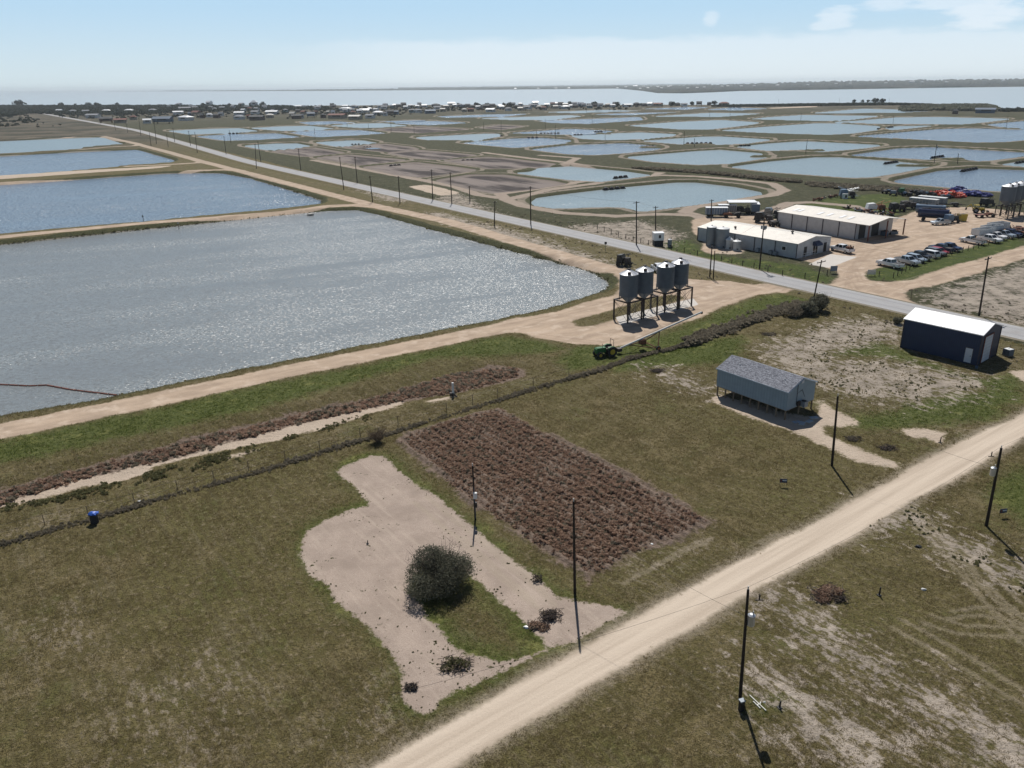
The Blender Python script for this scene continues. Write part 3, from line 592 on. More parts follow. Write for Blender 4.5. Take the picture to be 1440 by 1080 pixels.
# shingles and ribbed metal, in the surface itself
m,t,b=newmat('shingles'); o_=t.obj(); nn=t.noise(o_,6,4,.7); n3=t.noise(t.map(o_,0,(1,3,3)),2.2,3,.7)
setb(t,b,t.mix(t.ss(t.add(t.mul(nn,.5),t.mul(n3,.5)),.40,.62),(.10,.105,.125),(.30,.31,.345)),.9,0,.15,t.bump(nn,.5,.06)); K['shingles']=m
def ribbed(name,col,step,dark=.82,rough=.5,metal=.1,axis=0):
    m,t,b=newmat(name); o_=t.obj(); s_=t.new('ShaderNodeSeparateXYZ'); t.put(s_.inputs[0],o_); u=t.m('FRACT',t.mul(s_.outputs[axis],1/step)); e=t.ss(t.m('ABSOLUTE',t.m('SUBTRACT',u,.5)),.36,.46)
    n=t.noise(o_,.9,4,.6); c=t.mix(t.ss(n,.3,.7),tuple(x*.9 for x in col),tuple(min(1,x*1.06) for x in col)); c=t.mix(e,c,tuple(x*dark for x in col)); setb(t,b,c,rough,metal,.4,t.bump(e,.6,.03)); return m
K['white_rib']=ribbed('white_ribbed_metal',(.80,.81,.82),.45,.86); K['blue_rib']=ribbed('blue_grey_siding',(.26,.335,.39),.41,.80,.6,0)
K['navy_rib']=ribbed('navy_siding',(.018,.034,.085),.3,.7); K['wall_rib']=ribbed('pale_siding',(.46,.47,.48),.3,.88,.55); K['tan_rib']=ribbed('pale_roof_metal',(.62,.585,.53),.6,.92,.55); K['roll']=ribbed('roller_panel',(.50,.53,.58),.5,.8,.5,0,2)
HV=R(37.5); HU=R(-52.5)   # the two directions every plot, road and building keeps to
def v2(a): return np.array([math.cos(a),math.sin(a)])
# ---------------------------------------------------------------- navy shed
def gable(mb,L,W,z0,ze,zr,wall,oh=.0):
    mb.raw([(0,0,z0),(L,0,z0),(L,W,z0),(0,W,z0),(0,0,ze),(L,0,ze),(L,W,ze),(0,W,ze),(0,W/2,zr),(L,W/2,zr)],[(0,1,5,4),(2,3,7,6),(0,4,8,7,3),(1,2,6,9,5)],wall); return mb
def groof(mb,L,W,ze,zr,mat,oh=.25,th=.12,ex=0.0,lift=.03):
    s=(zr-ze)/(W/2); e=ze-s*oh+lift; r=zr+lift
    for sg in (0,1):
        y0=-oh if sg==0 else W+oh
        mb.raw([(-oh,y0,e),(L+oh+ex,y0,e),(L+oh+ex,W/2,r),(-oh,W/2,r),(-oh,y0,e+th),(L+oh+ex,y0,e+th),(L+oh+ex,W/2,r+th),(-oh,W/2,r+th)],[(0,1,2,3),(4,5,6,7),(0,1,5,4),(1,2,6,5),(3,0,4,7)],mat)
    return mb
X,Y=54.6,111.3
T=thing('metal_shed','dark navy metal shed with bright white roof between the sandy plot and the paved road','shed',(X,Y,0),R(-49.5))
gable(MB(),11.1,6.8,-.3,4.35,5.35,K['navy_rib']).build('wall',T)
groof(MB(),11.1,6.8,4.35,5.35,K['white_rib'],.18).build('roof',T)
mb=MB(); mb.box((9.75,-.03,1.08),(.95,.06,2.1),K['panel_white']).box((9.75,-.015,1.1),(1.12,.03,2.28),K['navy_trim']); d=mb.build('door',T,'small white side door of the navy shed'); MB().box((10.05,-.08,1.05),(.1,.05,.1),K['dark_steel']).build('handle',d)
mb=MB(); mb.box((11.13,2.55,1.9),(.08,2.75,3.8),K['roll']); mb.build('roller_door',T,'tall pale door panel in the end wall')
mb=MB(); 
for y in (1.08,4.02): mb.box((11.16,y,1.95),(.1,.16,3.9),K['brown_red'])
mb.box((11.16,2.55,3.92),(.1,3.1,.16),K['brown_red']); mb.build('door_frame',T)
for x,y in ((0,0),(11.1,0),(11.1,6.8),(0,6.8)): MB().box((x,y,2.0),(.14,.14,4.6),K['navy_trim']).build('corner_trim',T)
mb=MB(); 
for sx_ in (-.5,.5):
    mb.box((sx_,0,.52),(.05,1.05,1.04),K['galv']); mb.box((0,sx_,.52),(1.05,.05,1.04),K['galv'])
mb.box((0,0,.62),(.98,.98,.95),K['white'],0,.94).box((0,0,.07),(1.1,1.1,.14),K['wood']).cyl((0,0,1.09),(0,0,1.18),.12,K['white'])
tag(mb.build('storage_tank'),'white square plastic tank in a cage standing by the navy shed','tank',None,GL(1417,499),R(20))
mb=MB().cyl((0,0,.02),(0,0,.38),.17,K['steel_blue'],.2).cyl((0,0,.38),(0,0,.42),.21,K['steel_blue'])
tag(mb.build('bucket'),'small blue-grey bucket at the corner of the navy shed','bucket',None,GL(1373,517))
# ---------------------------------------------------------------- raised shed on piers
X,Y=22.4,92.8
T=thing('raised_shed','pale blue-grey shed with grey shingle roof raised on wooden posts','shed',(X,Y,0),R(-52.3))
Lw,Ww=10.7,5.6
gable(MB(),Lw,Ww,1.25,3.62,4.75,K['blue_rib']).box((Lw/2,Ww/2,1.22),(Lw-.1,Ww-.1,.12),K['wood']).build('wall',T)
rf=groof(MB(),Lw,Ww,3.62,4.75,K['shingles'],.12,.08).build('roof',T,'roof of grey shingles')
mb=MB(); mb.cyl((2.2,1.6,4.2),(2.2,1.6,4.55),.06,K['white']); mb.build('vent_pipe',rf); mb=MB(); mb.cyl((9.0,1.6,4.2),(9.0,1.6,4.55),.06,K['white']); mb.build('vent_pipe',rf)
mb=MB(); s=(4.75-3.62)/(Ww/2)
for x in (-.13,Lw+.13):
    for y0,y1 in ((-.14,Ww/2),(Ww+.14,Ww/2)): 
        a=Vector((x,y0,3.58)); c=Vector((x,y1,4.74)); mb.cyl(a,c,.07,K['blue_grey_trim'],n=4)
mb.box((Lw/2,-.14,3.6),(Lw+.3,.05,.14),K['blue_grey_trim']).box((Lw/2,Ww+.14,3.6),(Lw+.3,.05,.14),K['blue_grey_trim']); mb.build('eaves_trim',rf)
for r_,y in enumerate((.12,Ww/2,Ww-.12)):
    for k in range(9): MB().box((.15+k*(Lw-.3)/8,y,.5),(.15,.15,1.5),K['wood']).build('post',T)
mb=MB(); 
for k in range(4): mb.box((Lw+.02,Ww/2,4.22+.09*k),(.05,.42,.05),K['panel_white'])
mb.box((Lw+.01,Ww/2,4.35),(.04,.5,.48),K['panel_white']); mb.build('louvre_vent',T)
mb=MB(); mb.cyl((Lw+.06,Ww*.33,1.6),(Lw+.06,Ww*.33,4.3),.03,K['wire'],n=6); mb.box((Lw+.12,Ww*.40,1.65),(.22,.5,.6),K['dark_steel']).cyl((Lw+.06,Ww*.33,3.0),(Lw+.06,Ww*.5,3.3),.02,K['wire'],n=5).cyl((Lw+.06,Ww*.5,3.3),(Lw+.06,Ww*.62,2.2),.02,K['wire'],n=5); mb.build('meter_box',T)
MB().box((Lw+.4,Ww*.52,1.55),(.7,.75,.7),K['grey_tank']).cyl((Lw+.4,Ww*.52,1.9),(Lw+.4,Ww*.52,1.93),.28,K['dark_steel']).build('air_conditioner',T)
for i,(x,y,r_) in enumerate(((1144,588,10),(1138,593,40),(1128,596,60),(1120,594,15))):
    mb=MB().box((0,0,.05),(.95,.65,.09),K['concrete']).box((.05,.02,.1),(.9,.6,.02),K['blue_grey_trim']).box((0,.0,.12),(.12,.62,.03),K['concrete'])
    tag(mb.build('paving_slab'),['pale blue slab under the raised shed, farthest right','pale blue slab under the raised shed, second from the right','pale blue slab under the raised shed, third from the right','pale blue slab under the raised shed, nearest its corner post'][i],'slab','slabs lying beside the raised shed',GL(x,y),R(r_))
# ---------------------------------------------------------------- long low building beside the highway
A_=np.array([40.1,198.6]); 
T=thing('office_building','long low white metal building with flat tan roof and dark awning','building',(A_[0],A_[1],0),R(-51.8))
Lb,Wb=29.8,13.4
gable(MB(),Lb,Wb,-.2,3.2,4.15,K['wall_rib']).build('wall',T)
rf=groof(MB(),Lb,Wb,3.2,4.15,K['tan_rib'],.15,.1).build('roof',T)
for x,y in ((9.5,3.0),(16.,5.9),(24,6.0)): 
    mb=MB(); z=3.2+.95*y/(Wb/2); mb.cyl((x,y,z),(x,y,z+.45),.16,K['dark_steel']).lathe((x,y,z+.5),[(.01,.35),(.3,.2),(.34,0),(.3,-.12)],K['dark_steel'],10); mb.build('roof_vent',rf)
for k in range(6):
    MB().box((k*(Lb-.2)/5+.1,-.06,1.6),(.16,.12,3.2),K['navy_trim']).build('downpipe',T)
for x in (8.2,13.2,26.2):
    w_=MB().box((x,-.03,1.75),(1.0,.05,.8),K['glass']).build('window',T); MB().box((x,-.05,2.19),(1.14,.08,.08),K['white']).box((x,-.05,1.31),(1.14,.08,.08),K['white']).box((x-.53,-.05,1.75),(.08,.08,.8),K['white']).box((x+.53,-.05,1.75),(.08,.08,.8),K['white']).build('frame',w_)
for y in (3.2,11.2):
    MB().box((Lb+.03,y,1.05),(.06,1.0,2.1),K['black']).box((Lb+.02,y,1.1),(.05,1.16,2.24),K['navy_trim']).build('door',T)
mb=MB(); mb.prism([(Lb,3.05),(Lb,2.15),(Lb+1.2,2.1),(Lb+1.05,2.6)],6.0,8.4,K['navy']); mb.build('awning',T,'dark curved awning over the entrance'); MB().box((Lb+.03,7.2,1.05),(.06,1.7,2.1),K['glass']).box((Lb+.06,7.2,1.05),(.04,.07,2.1),K['white']).build('door',T)
for x in (11.5,19.5,23.2,24.4):
    MB().box((x,-.75,.45),(.8,.75,.85),K['grey_tank']).cyl((x,-.75,.88),(x,-.75,.92),.3,K['dark_steel']).build('air_conditioner',T)
mb=MB()
for z in (.5,1.0): mb.cyl((Lb+.9,.5,z),(Lb+.9,6.0,z),.03,K['white'],n=6)
for y in (.5,2.2,4.0,5.9): mb.cyl((Lb+.9,y,0),(Lb+.9,y,1.05),.035,K['white'],n=6)
mb.build('railing',T)
# ---------------------------------------------------------------- open warehouse
A2=np.array([66.1,217.6]); T=thing('warehouse','large pale warehouse with tan roof carried past its dark open bays on posts','warehouse',(A2[0],A2[1],0),R(-56.0))
L2,W2=25.2,15.8
mb=MB(); gable(mb,L2,W2,-.2,3.95,5.05,K['wall_rib']); mb.build('wall',T)
rf=groof(MB(),L2,W2,3.95,5.05,K['tan_rib'],.2,.12,3.6).build('roof',T)
for x in (3,4.6,11,14,18,20.5):
    z=3.95+1.1*3.5/(W2/2); MB().raw([(x,2.2,4.05+1.1*2.2/(W2/2)+.13),(x+.9,2.2,4.05+1.1*2.2/(W2/2)+.13),(x+.9,4.8,4.05+1.1*4.8/(W2/2)+.13),(x,4.8,4.05+1.1*4.8/(W2/2)+.13)],[(0,1,2,3)],K['white_roof']).build('skylight',rf)
for y in (.2,W2/2,W2-.2): MB().box((L2+3.5,y,2.0),(.25,.25,4.0 if y!=W2/2 else 4.9),K['brown_red']).build('post',T)
for y,w_ in ((2.6,2.6),(8.2,3.0)): MB().box((L2+.04,y,1.75),(.08,w_,3.5),K['black']).build('open_bay',T)  # black panels on the closed end wall stand in for shade inside the bays
for k in range(6): MB().box((k*(L2-.2)/5+.1,-.07,1.95),(.18,.14,3.9),K['navy_trim']).build('downpipe',T)
mb=MB(); mb.box((0,0,.6),(1.6,1.1,1.1),K['steel_blue']).box((0,0,1.2),(1.7,1.2,.1),K['dark_steel']).box((.3,0,1.4),(.6,.7,.3),K['black'])
c_,s_=math.cos(R(-56)),math.sin(R(-56))
def at2(x,y,z=0): return (A2[0]+c_*x-s_*y,A2[1]+s_*x+c_*y,z)
tag(mb.build('work_bench'),'blue steel cabinet in the shade of the warehouse overhang','cabinet',None,at2(L2+1.4,10.5),R(-56))
mb=MB(); mb.box((0,0,.55),(1.9,1.3,.7),K['grey_tank']).cyl((-.6,0,1.0),(.6,0,1.0),.35,K['dark_steel']).cyl((-.9,.5,.3),(-.9,.7,.3),.3,K['rubber']).cyl((-.9,-.7,.3),(-.9,-.5,.3),.3,K['rubber']).box((.9,0,.3),(.8,.1,.1),K['dark_steel'])
tag(mb.build('air_compressor'),'grey wheeled compressor standing under the warehouse overhang near its post','compressor',None,at2(L2+2.2,13.6),R(-30))
# ---------------------------------------------------------------- tanks
def tank(x,y,r,h,mat,label,dome=.35,grp=None):
    T=thing('water_tank',label,'tank',GL(x,y),0,grp)
    n=28; prof=[(r,-.1)]
    k=int(h/.6)
    for i in range(k): prof+=[(r,h*i/k+.02),(r*1.0,h*(i+1)/k-.06),(r*1.012,h*(i+1)/k-.03),(r,h*(i+1)/k)]
    smooth(MB().lathe((0,0,0),prof,mat,n).build('tank_wall',T)); MB().lathe((0,0,h),[(r*1.02,-.02),(r*1.02,.06),(r*.6,.06+dome*.6),(.18,dome+.06),(.18,dome+.22),(.01,dome+.24)],K['light_tank'],n).build('lid',T)
    MB().cyl((-r-.05,-.3*r,.2),(-r-.05,-.3*r,h),.05,K['galv'],n=6).build('pipe',T); MB().box((0,-r-.08,.35),(.3,.2,.3),K['dark_steel']).build('valve',T)
    return T
tank(999.5,344.5,1.25,4.6,K['grey_tank'],'tall grey tank beside the long low building, left one of the tall pair',.3,'tanks beside the long low building')
tank(1015,347,1.6,4.6,K['grey_tank'],'widest grey tank with a white top beside the long low building',.3,'tanks beside the long low building')
tank(1025,349,.95,2.2,K['off_white'],'short pale tank with a pointed lid next to the widest grey tank',.55,'tanks beside the long low building')
tank(1035.5,351,1.0,2.1,K['off_white'],'short pale tank on the outer end of the tank row',.3,'tanks beside the long low building')
tank(941.8,345.5,.5,1.7,K['grey_tank'],'small upright grey tank behind the roadside fence next to the white cabin',.12)
T=thing('pump_cabin','small white cabin with one dark window raised on a dark trailer base','cabin',GL(925,343.5),R(5))
MB().box((0,0,.75),(2.3,2.0,1.4),K['black']).build('base',T); MB().box((0,0,2.35),(2.5,2.2,1.8),K['white']).build('wall',T); MB().box((0,0,3.3),(2.7,2.4,.12),K['white_roof']).build('roof',T)
MB().box((.2,-1.12,2.45),(.55,.05,.8),K['glass']).build('window',T)
for x in (-.8,.8): MB().cyl((x,-1.15,.4),(x,-.95,.4),.4,K['rubber'],n=14).build('wheel',T)
# ---------------------------------------------------------------- feed silos
def make_silo(T,rw=1.55,zt=8.0,zc=4.25,ztip=3.0,zf=3.5,w=3.35,detail=True):
    n=26; prof=[]
    k=9
    for i in range(k): z0=zc+(zt-zc)*i/k; z1=zc+(zt-zc)*(i+1)/k; prof+=[(rw,z0+.02),(rw,z1-.05),(rw*1.012,z1-.025),(rw,z1)]
    bd=smooth(MB().lathe((0,0,0),prof,K['galv'],n).build('bin_wall',T))
    MB().lathe((0,0,0),[(.22,ztip),(rw,zc+.02)],K['galv'],n).build('hopper',T)
    rf=MB().lathe((0,0,0),[(rw*1.04,zt-.04),(rw*1.04,zt+.02),(.30,zt+.72)],K['galv_roof'],n).build('roof',T)
    mb=MB()
    for i in range(14):
        a=2*math.pi*i/14; mb.cyl((rw*1.03*math.cos(a),rw*1.03*math.sin(a),zt+.03),(.3*math.cos(a),.3*math.sin(a),zt+.74),.022,K['galv_roof'],n=4)
    mb.build('roof_rib',rf); MB().lathe((0,0,0),[(.30,zt+.70),(.30,zt+.84),(.20,zt+.92),(.01,zt+.93)],K['dark_steel'],12).build('cap',rf)
    MB().box((-rw*.55,-rw*.6,zt+.36),(.42,.42,.4),K['dark_steel']).build('hatch',rf)
    for sx_ in (-1,1):
        for sy in (-1,1): MB().box((sx_*w/2,sy*w/2,zf/2-.1),(.22,.22,zf+.1),K['dark_steel']).build('leg',T)
    mb=MB()
    for s_ in (-1,1):
        mb.box((0,s_*w/2,zf),(w+.22,.22,.22),K['dark_steel']).box((s_*w/2,0,zf+.003),(.2,w-.22,.21),K['dark_steel'])
        for a_,b__ in (((-1,0),(1,1)),((1,0),(-1,1))):
            mb.cyl((a_[0]*w/2,s_*w/2,.15+a_[1]*3),(b__[0]*w/2,s_*w/2,zf-.2),.035,K['dark_steel'],n=4)
            mb.cyl((s_*w/2,a_[0]*w/2,.15),(s_*w/2,b__[0]*w/2,zf-.2),.035,K['dark_steel'],n=4)
    mb.build('frame',T)
    for i in range(4):
        a=math.pi/4+i*math.pi/2; x=rw*.98*math.cos(a); y=rw*.98*math.sin(a); MB().box((x,y,(zf+zc+.5)/2),(.10,.10,zc+.5-zf),K['galv']).build('support_leg',T)
    mb=MB()
    for s_ in (-.18,.18): mb.cyl((rw+.12,s_,.3),(rw+.12,s_,zt+.3),.025,K['galv'],n=4)
    for i in range(22): mb.cyl((rw+.12,-.18,.5+i*.36),(rw+.12,.18,.5+i*.36),.015,K['galv'],n=4)
    mb.build('ladder',T); MB().cyl((0,0,ztip-.5),(0,0,ztip+.1),.2,K['dark_steel']).build('outlet',T)
    mb=MB()
    for i in range(10):
        a=-.9+i*.2; b2=a+.2; mb.cyl(((rw+.6)*math.cos(a)*.9,(rw+.6)*math.sin(a)*.9,zt+.2),((rw+.6)*math.cos(b2)*.9,(rw+.6)*math.sin(b2)*.9,zt+.2),.02,K['galv'],n=4)
    mb.build('safety_hoop',T)
    return T
gs='feed silos beside the big pond'
c1=np.array(G(882.5,449.0)); uv=v2(R(39)); sil=[0,3.85,9.2,13.0]
S1=make_silo(thing('feed_silo','grey steel silo nearest the big pond, leftmost of its row of four','silo',(c1[0],c1[1],0),R(39),gs))
for k,lb in ((1,'second grey steel silo from the big pond in the row of four'),(2,'third grey steel silo from the big pond, just past the gap in the row'),(3,'grey steel silo farthest from the big pond in the row of four, by the ladder')):
    q=c1+uv*sil[k]; dup(S1,(q[0],q[1],0),R(39),lb,gs)
c2=np.array(G(1411,305.5))
S2=make_silo(thing('feed_silo','wide grey silo in the dirt yard, nearest of the three beside the parked trailers','silo',(c2[0],c2[1],0),R(39),'silos in the dirt yard'),2.0,8.9,4.9,3.3,3.3,3.6)
for k,lb in ((1,'middle wide grey silo of the three in the dirt yard'),(2,'farthest wide grey silo of the three in the dirt yard')):
    q=c2+uv*4.2*k; dup(S2,(q[0],q[1],0),R(39),lb,'silos in the dirt yard')
# ---------------------------------------------------------------- auger and tractor
a0=Vector((*G(872,489.5,.8),.8)); a1=Vector((*G(986.5,439,4.3),4.3)); d=(a1-a0); hd=math.atan2(d.y,d.x); ln=math.hypot(d.x,d.y)
T=thing('grain_auger','long pale tube auger on a rusty two-wheeled frame hitched behind the green tractor','auger',(a0.x,a0.y,0),hd)
def az_(s): return .8+(4.3-.8)*s/ln
MB().cyl((0,0,.8),(ln,0,4.3),.14,K['off_white'],n=12).build('tube',T)
MB().box((ln+.05,0,4.2),(.25,.26,.35),K['dark_steel']).build('spout',T); MB().box((-.2,0,.6),(.7,.8,.5),K['dark_steel']).build('intake',T)
ax=Vector((*G(910,486),0))-Vector((a0.x,a0.y,0)); sA=ax.x*math.cos(hd)+ax.y*math.sin(hd)
mb=MB()
for s_ in (-1.9,1.9):
    mb.cyl((sA,s_,.4),(sA+1.5,0,az_(sA+1.5)-.1),.08,K['rust'],n=6); mb.cyl((sA,s_,.4),(1.5,0,az_(1.5)-.1),.07,K['rust'],n=6)
mb.cyl((sA,-1.9,.4),(sA,1.9,.4),.08,K['rust'],n=6); mb.box((sA-1.6,0,1.2),(.9,.8,.7),K['rust']); mb.cyl((3,0,az_(3)+.35),(ln*.8,0,az_(ln*.8)+.3),.02,K['dark_steel'],n=4); mb.build('frame',T)
for s_ in (-2.0,2.0): w_=MB().cyl((sA,s_-.1,.4),(sA,s_+.1,.4),.4,K['rubber'],n=16).build('wheel',T); MB().cyl((sA,s_-.12,.4),(sA,s_+.12,.4),.2,K['orange'],n=10).build('rim',w_)
def tractor(T,body,cab=False,s=1.0):
    MB().prism([(.3,.7),(1.9,.7),(1.95,1.35),(1.7,1.5),(.3,1.45)],-.36,.36,body).build('bonnet',T)
    mb=MB(); mb.box((-.35,0,.85),(1.5,.6,.55),K['dark_steel']).box((1.4,0,.55),(.5,.5,.3),K['dark_steel']).cyl((.9,.25,1.4),(.9,.25,2.1),.04,K['black'],n=6); mb.build('chassis',T)
    mb=MB()
    for sy in (-1,1): mb.prism([(-1.2,1.1),(-1.0,1.5),(-.4,1.62),(.15,1.45),(.2,1.1),(.1,1.1),(.05,1.38),(-.4,1.52),(-.95,1.42),(-1.1,1.1)],sy*.55,sy*.85,body)
    mb.build('mudguard',T); MB().box((-.45,0,1.25),(.45,.5,.12),K['black']).box((-.68,0,1.5),(.1,.5,.5),K['black']).build('seat',T)
    MB().cyl((.12,0,1.3),(.02,0,1.6),.02,K['black'],n=5).cyl((.0,0,1.6),(-.02,0,1.63),.2,K['black'],n=12).build('steering_wheel',T)
    mb=MB()
    for sy in (-.5,.5): mb.cyl((-.85,sy,1.1),(-.9,sy,2.45),.035,K['black'],n=6)
    mb.cyl((-.9,-.5,2.45),(-.9,.5,2.45),.035,K['black'],n=6)
    if cab: mb.box((-.4,0,2.3),(1.4,1.3,.1),body).cyl((.25,.5,1.3),(.25,.5,2.3),.03,K['black'],n=5).cyl((.25,-.5,1.3),(.25,-.5,2.3),.03,K['black'],n=5)
    mb.build('roll_bar',T)
    for x,r_,wd,yy in ((-.5,.78,.42,.75),(1.45,.48,.3,.68)):
        for sy in (-1,1):
            w_=MB().cyl((x,sy*yy-wd/2,r_),(x,sy*yy+wd/2,r_),r_,K['rubber'],n=20).build('wheel',T); MB().cyl((x,sy*yy-wd/2-.01,r_),(x,sy*yy+wd/2+.01,r_),r_*.52,K['yellow'] if body is K['green_paint'] else K['grey_tank'],n=12).build('rim',w_)
    return T
tx,ty=G(853,500); tractor(thing('farm_tractor','small green tractor with black tyres parked on the grass in front of the long auger','tractor',(tx,ty,zat(tx,ty)),R(205)),K['green_paint'])
# ---------------------------------------------------------------- poles and wires
PT={}
def pole(bx,by,tx,ty,label,group,arm=0,r=.15,extra=None,name='utility_pole',cat='pole',armdir=None):
    X,Y=G(bx,by); z0=zat(X,Y); h=max(3,HT(bx,by,ty)); top=G(tx,ty,h)
    dx=max(-.09*h,min(.09*h,top[0]-X)); dy=0
    T=thing(name,label,cat,(X,Y,z0),0,group)
    MB().cyl((0,0,-.4),(dx*.98,dy,h-z0),r,K['pole_wood'],r*.68,n=10).build('pole',T)
    hz_=h-z0
    ad=R(37.5) if armdir is None else armdir
    if arm:
        mb=MB(); mb.box((dx*.96,0,hz_-.35),(arm,.10,.12),K['pole_wood'],ad); mb.build('crossarm',T)
        for k in (-.46,0,.46): MB().cyl((dx*.96+math.cos(ad)*arm*k,math.sin(ad)*arm*k,hz_-.3),(dx*.96+math.cos(ad)*arm*k,math.sin(ad)*arm*k,hz_-.08),.05,K['off_white'],.03,n=6).build('insulator',T)
    else: MB().cyl((dx,0,hz_),(dx,0,hz_+.25),.035,K['off_white'],.05,n=6).build('insulator',T)
    if extra: extra(T,dx,hz_)
    p_=(X+dx,Y,z0+hz_); return p_,T
def xformer(T,dx,h,side=-.34,z=1.9):
    MB().cyl((dx*.8+side,-.05,h-z-.75),(dx*.8+side,-.05,h-z),.24,K['alu'],n=14).cyl((dx*.8+side,-.05,h-z),(dx*.8+side,-.05,h-z+.08),.25,K['alu'],.12,n=14).cyl((dx*.8+side+.08,-.05,h-z+.05),(dx*.8+side+.08,-.05,h-z+.3),.04,K['off_white'],n=6).build('transformer',T)
    MB().box((dx*.9-.75*(1 if side<0 else -1),0,h-.8),(.5,.05,.06),K['dark_steel']).cyl((dx*.9+side*2.2,0,h-.75),(dx*.9+side*2.2,0,h-.35),.05,K['dark_steel'],n=6).build('fuse_cutout',T)
def meterbox(T,dx,h):
    MB().box((dx*.4+.12,-.2,h*.47),(.35,.25,.6),K['light_tank']).build('meter_box',T); MB().box((dx*.3+.1,-.2,h*.30),(.3,.22,.5),K['black']).build('switch_box',T)
    MB().cyl((dx*.3+.05,-.17,.2),(dx*.6+.05,-.17,h*.62),.03,K['galv'],n=6).build('conduit',T)
pA,_=pole(808.5,836,806.5,705,'bare wooden pole at the near corner of the brown scrub beside the cleared lot',None,r=.12)
pB,_=pole(668.5,731,664.5,655,'wooden pole with a grey meter box on the cleared lot near the dark bush',None,extra=meterbox,r=.10)
pC,_=pole(1170,655,1178,557,'bare wooden pole beside the raised shed and its sandy patch',None,r=.14)
pD,_=pole(1387,740,1408,630,'leaning wooden pole with a transformer on the right side of the gravel road',None,r=.15,extra=lambda T,dx,h:xformer(T,dx,h))
pE,TE=pole(1041,980,1052,829,'wooden pole with a transformer at the road edge in the foreground',None,r=.12,extra=lambda T,dx,h:xformer(T,dx,h,.34))
hw='power poles along the highway'
import itertools
def ordn(i):
    u=['first','second','third','fourth','fifth','sixth','seventh','eighth','ninth','tenth','eleventh','twelfth','thirteenth','fourteenth','fifteenth','sixteenth','seventeenth','eighteenth','nineteenth']
    te=['','','twenty','thirty','forty','fifty','sixty','seventy','eighty','ninety']
    if i<=19: return u[i-1]
    a,b_=divmod(i,10)
    return (te[a][:-1]+'ieth') if b_==0 else te[a]+'-'+u[b_-1]
near=[(212.5,205,209.7,185.8),(236.5,206.5,234,187.5),(277.5,215,273.7,185.8),(360.5,236.7,358.8,202.5),(483.7,266.7,477.5,220.8),(524,284,520,247.5),(562.5,285.8,560,247.5),(695,317.5,696,282.8)]
farr=[(162.5,183.3,160,170),(179.7,186.7,177.5,174),(198,190.8,197.5,165.8),(220,202.5,217.5,170),(245.8,200,243,180),(268,205,265,184),(318,217,314.7,191.7),(367,227.5,362.5,199),(423,239,419.5,209),(502.5,257.5,499,220.8),(608.7,281.7,606.7,238.3),(635.5,286.7,633,242.5),(660.8,284,660,261.7),(746.4,316,745.8,262),(895,345,895,283),(922,323,922,290),(1000,310.5,1000.8,280.5)]
wn=[];wf=[]
for i,q in enumerate(near): wn.append(pole(*q,f'slim utility pole on the pond side of the highway, {ordn(i+1)} from the left',hw,0 if i<3 else 1.2,.17)[0])
for i,q in enumerate(farr): 
    lb=f'utility pole on the far side of the highway, {ordn(i+1)} from the left'
    if i==15: lb='short crossarm pole rising behind the white cabin'
    if i==16: lb='crossarm pole rising behind the tan roof of the long low building'
    if i==14: lb='tall crossarm pole between the highway and the white cabin'
    wf.append(pole(*q,lb,hw,2.0 if i in(14,15,16) else 1.4,.18)[0])
def twoboxes(T,dx,h):
    for k in (-1,0,1): MB().cyl((dx*.8+k*.45,-.25,h-2.2),(dx*.8+k*.45,-.25,h-1.5),.2,K['grey_tank'],n=12).build('transformer',T)
p1_,_=pole(998,390,1001.2,347,'left pole of the close pair on the silo side of the highway',hw,0,.15)
p2_,_=pole(1003,392,1005.2,353,'right pole of the close pair on the silo side of the highway',hw,0,.13)
p3_,_=pole(1068,378,1075,307,'big pole with crossarm and transformers in front of the long low building',hw,2.4,.17,twoboxes)
p4_,_=pole(1143.5,423,1158,366,'strongly leaning pole with a plain crossarm by the dark roadside bushes',hw,2.6,.14)
p5_,_=pole(1377,443,1390,361,'tall crossarm pole behind the navy shed at the far edge of the highway',hw,2.4,.17)
inn=[(704.7,186.7,704.7,170),(680,183,680,171),(754.5,190.8,754.5,182.5),(781,193.3,781,175.8),(767,181.7,766.7,167),(851,195,851,180),(833,175.8,833,162.5),(825,159,825,151.7),(961.7,202.5,962.5,184),(976.7,206.7,976.7,194.7),(924,168,924,158.7),(998,164,998,157),(1026.7,168.3,1026.7,150),(1133,215.8,1135.5,195.8),(1126,170,1127,159),(1256,173.3,1256.7,162.5),(1313.8,228.3,1317.5,202.5),(1346.6,230,1346.9,215.6),(1415,180.6,1417.5,163),(582.5,188,582,176.7),(550,185.8,549.5,168),(518,181.7,518,174),(488,178,488,172),(443,195.8,442,180.8),(324.7,200.8,322.5,183.3),(1250,147,1250,138),(1180,147,1180,138),(1095,148,1095,139)]
inn.sort()
for i,q in enumerate(inn): pole(*q,f'thin pole among the fish ponds, {ordn(i+1)} from the left','poles among the far ponds',1.2 if i%3 else 0,.16,(lambda T,dx,h:MB().box((dx*.8+.3,0,h-1.6),(.6,.5,.9),K['grey_tank']).build('transformer',T)) if q[0] in(1313.8,) else None)
def wire(a,b_,label,sag=.03,r=.011,grp='overhead wires'):
    a=Vector(a); b_=Vector(b_); n=14; L=(b_-a).length; mb=MB(); p0=a
    for i in range(1,n+1):
        f=i/n; q=a.lerp(b_,f)-Vector((0,0,4*sag*L*f*(1-f))); mb.cyl(p0-a,q-a,r,K['wire'],n=4,caps=False); p0=q
    o=mb.build('overhead_wire'); tag(o,label,'wire',grp,tuple(a)); return o
off=lambda p,dz:(p[0],p[1],p[2]-dz)
gx,gy=G(620,1122); wire(off(pE,-.2),(gx-2,gy-1,8.5),'thin wire from the foreground transformer pole down along the gravel road edge',.015,.009)
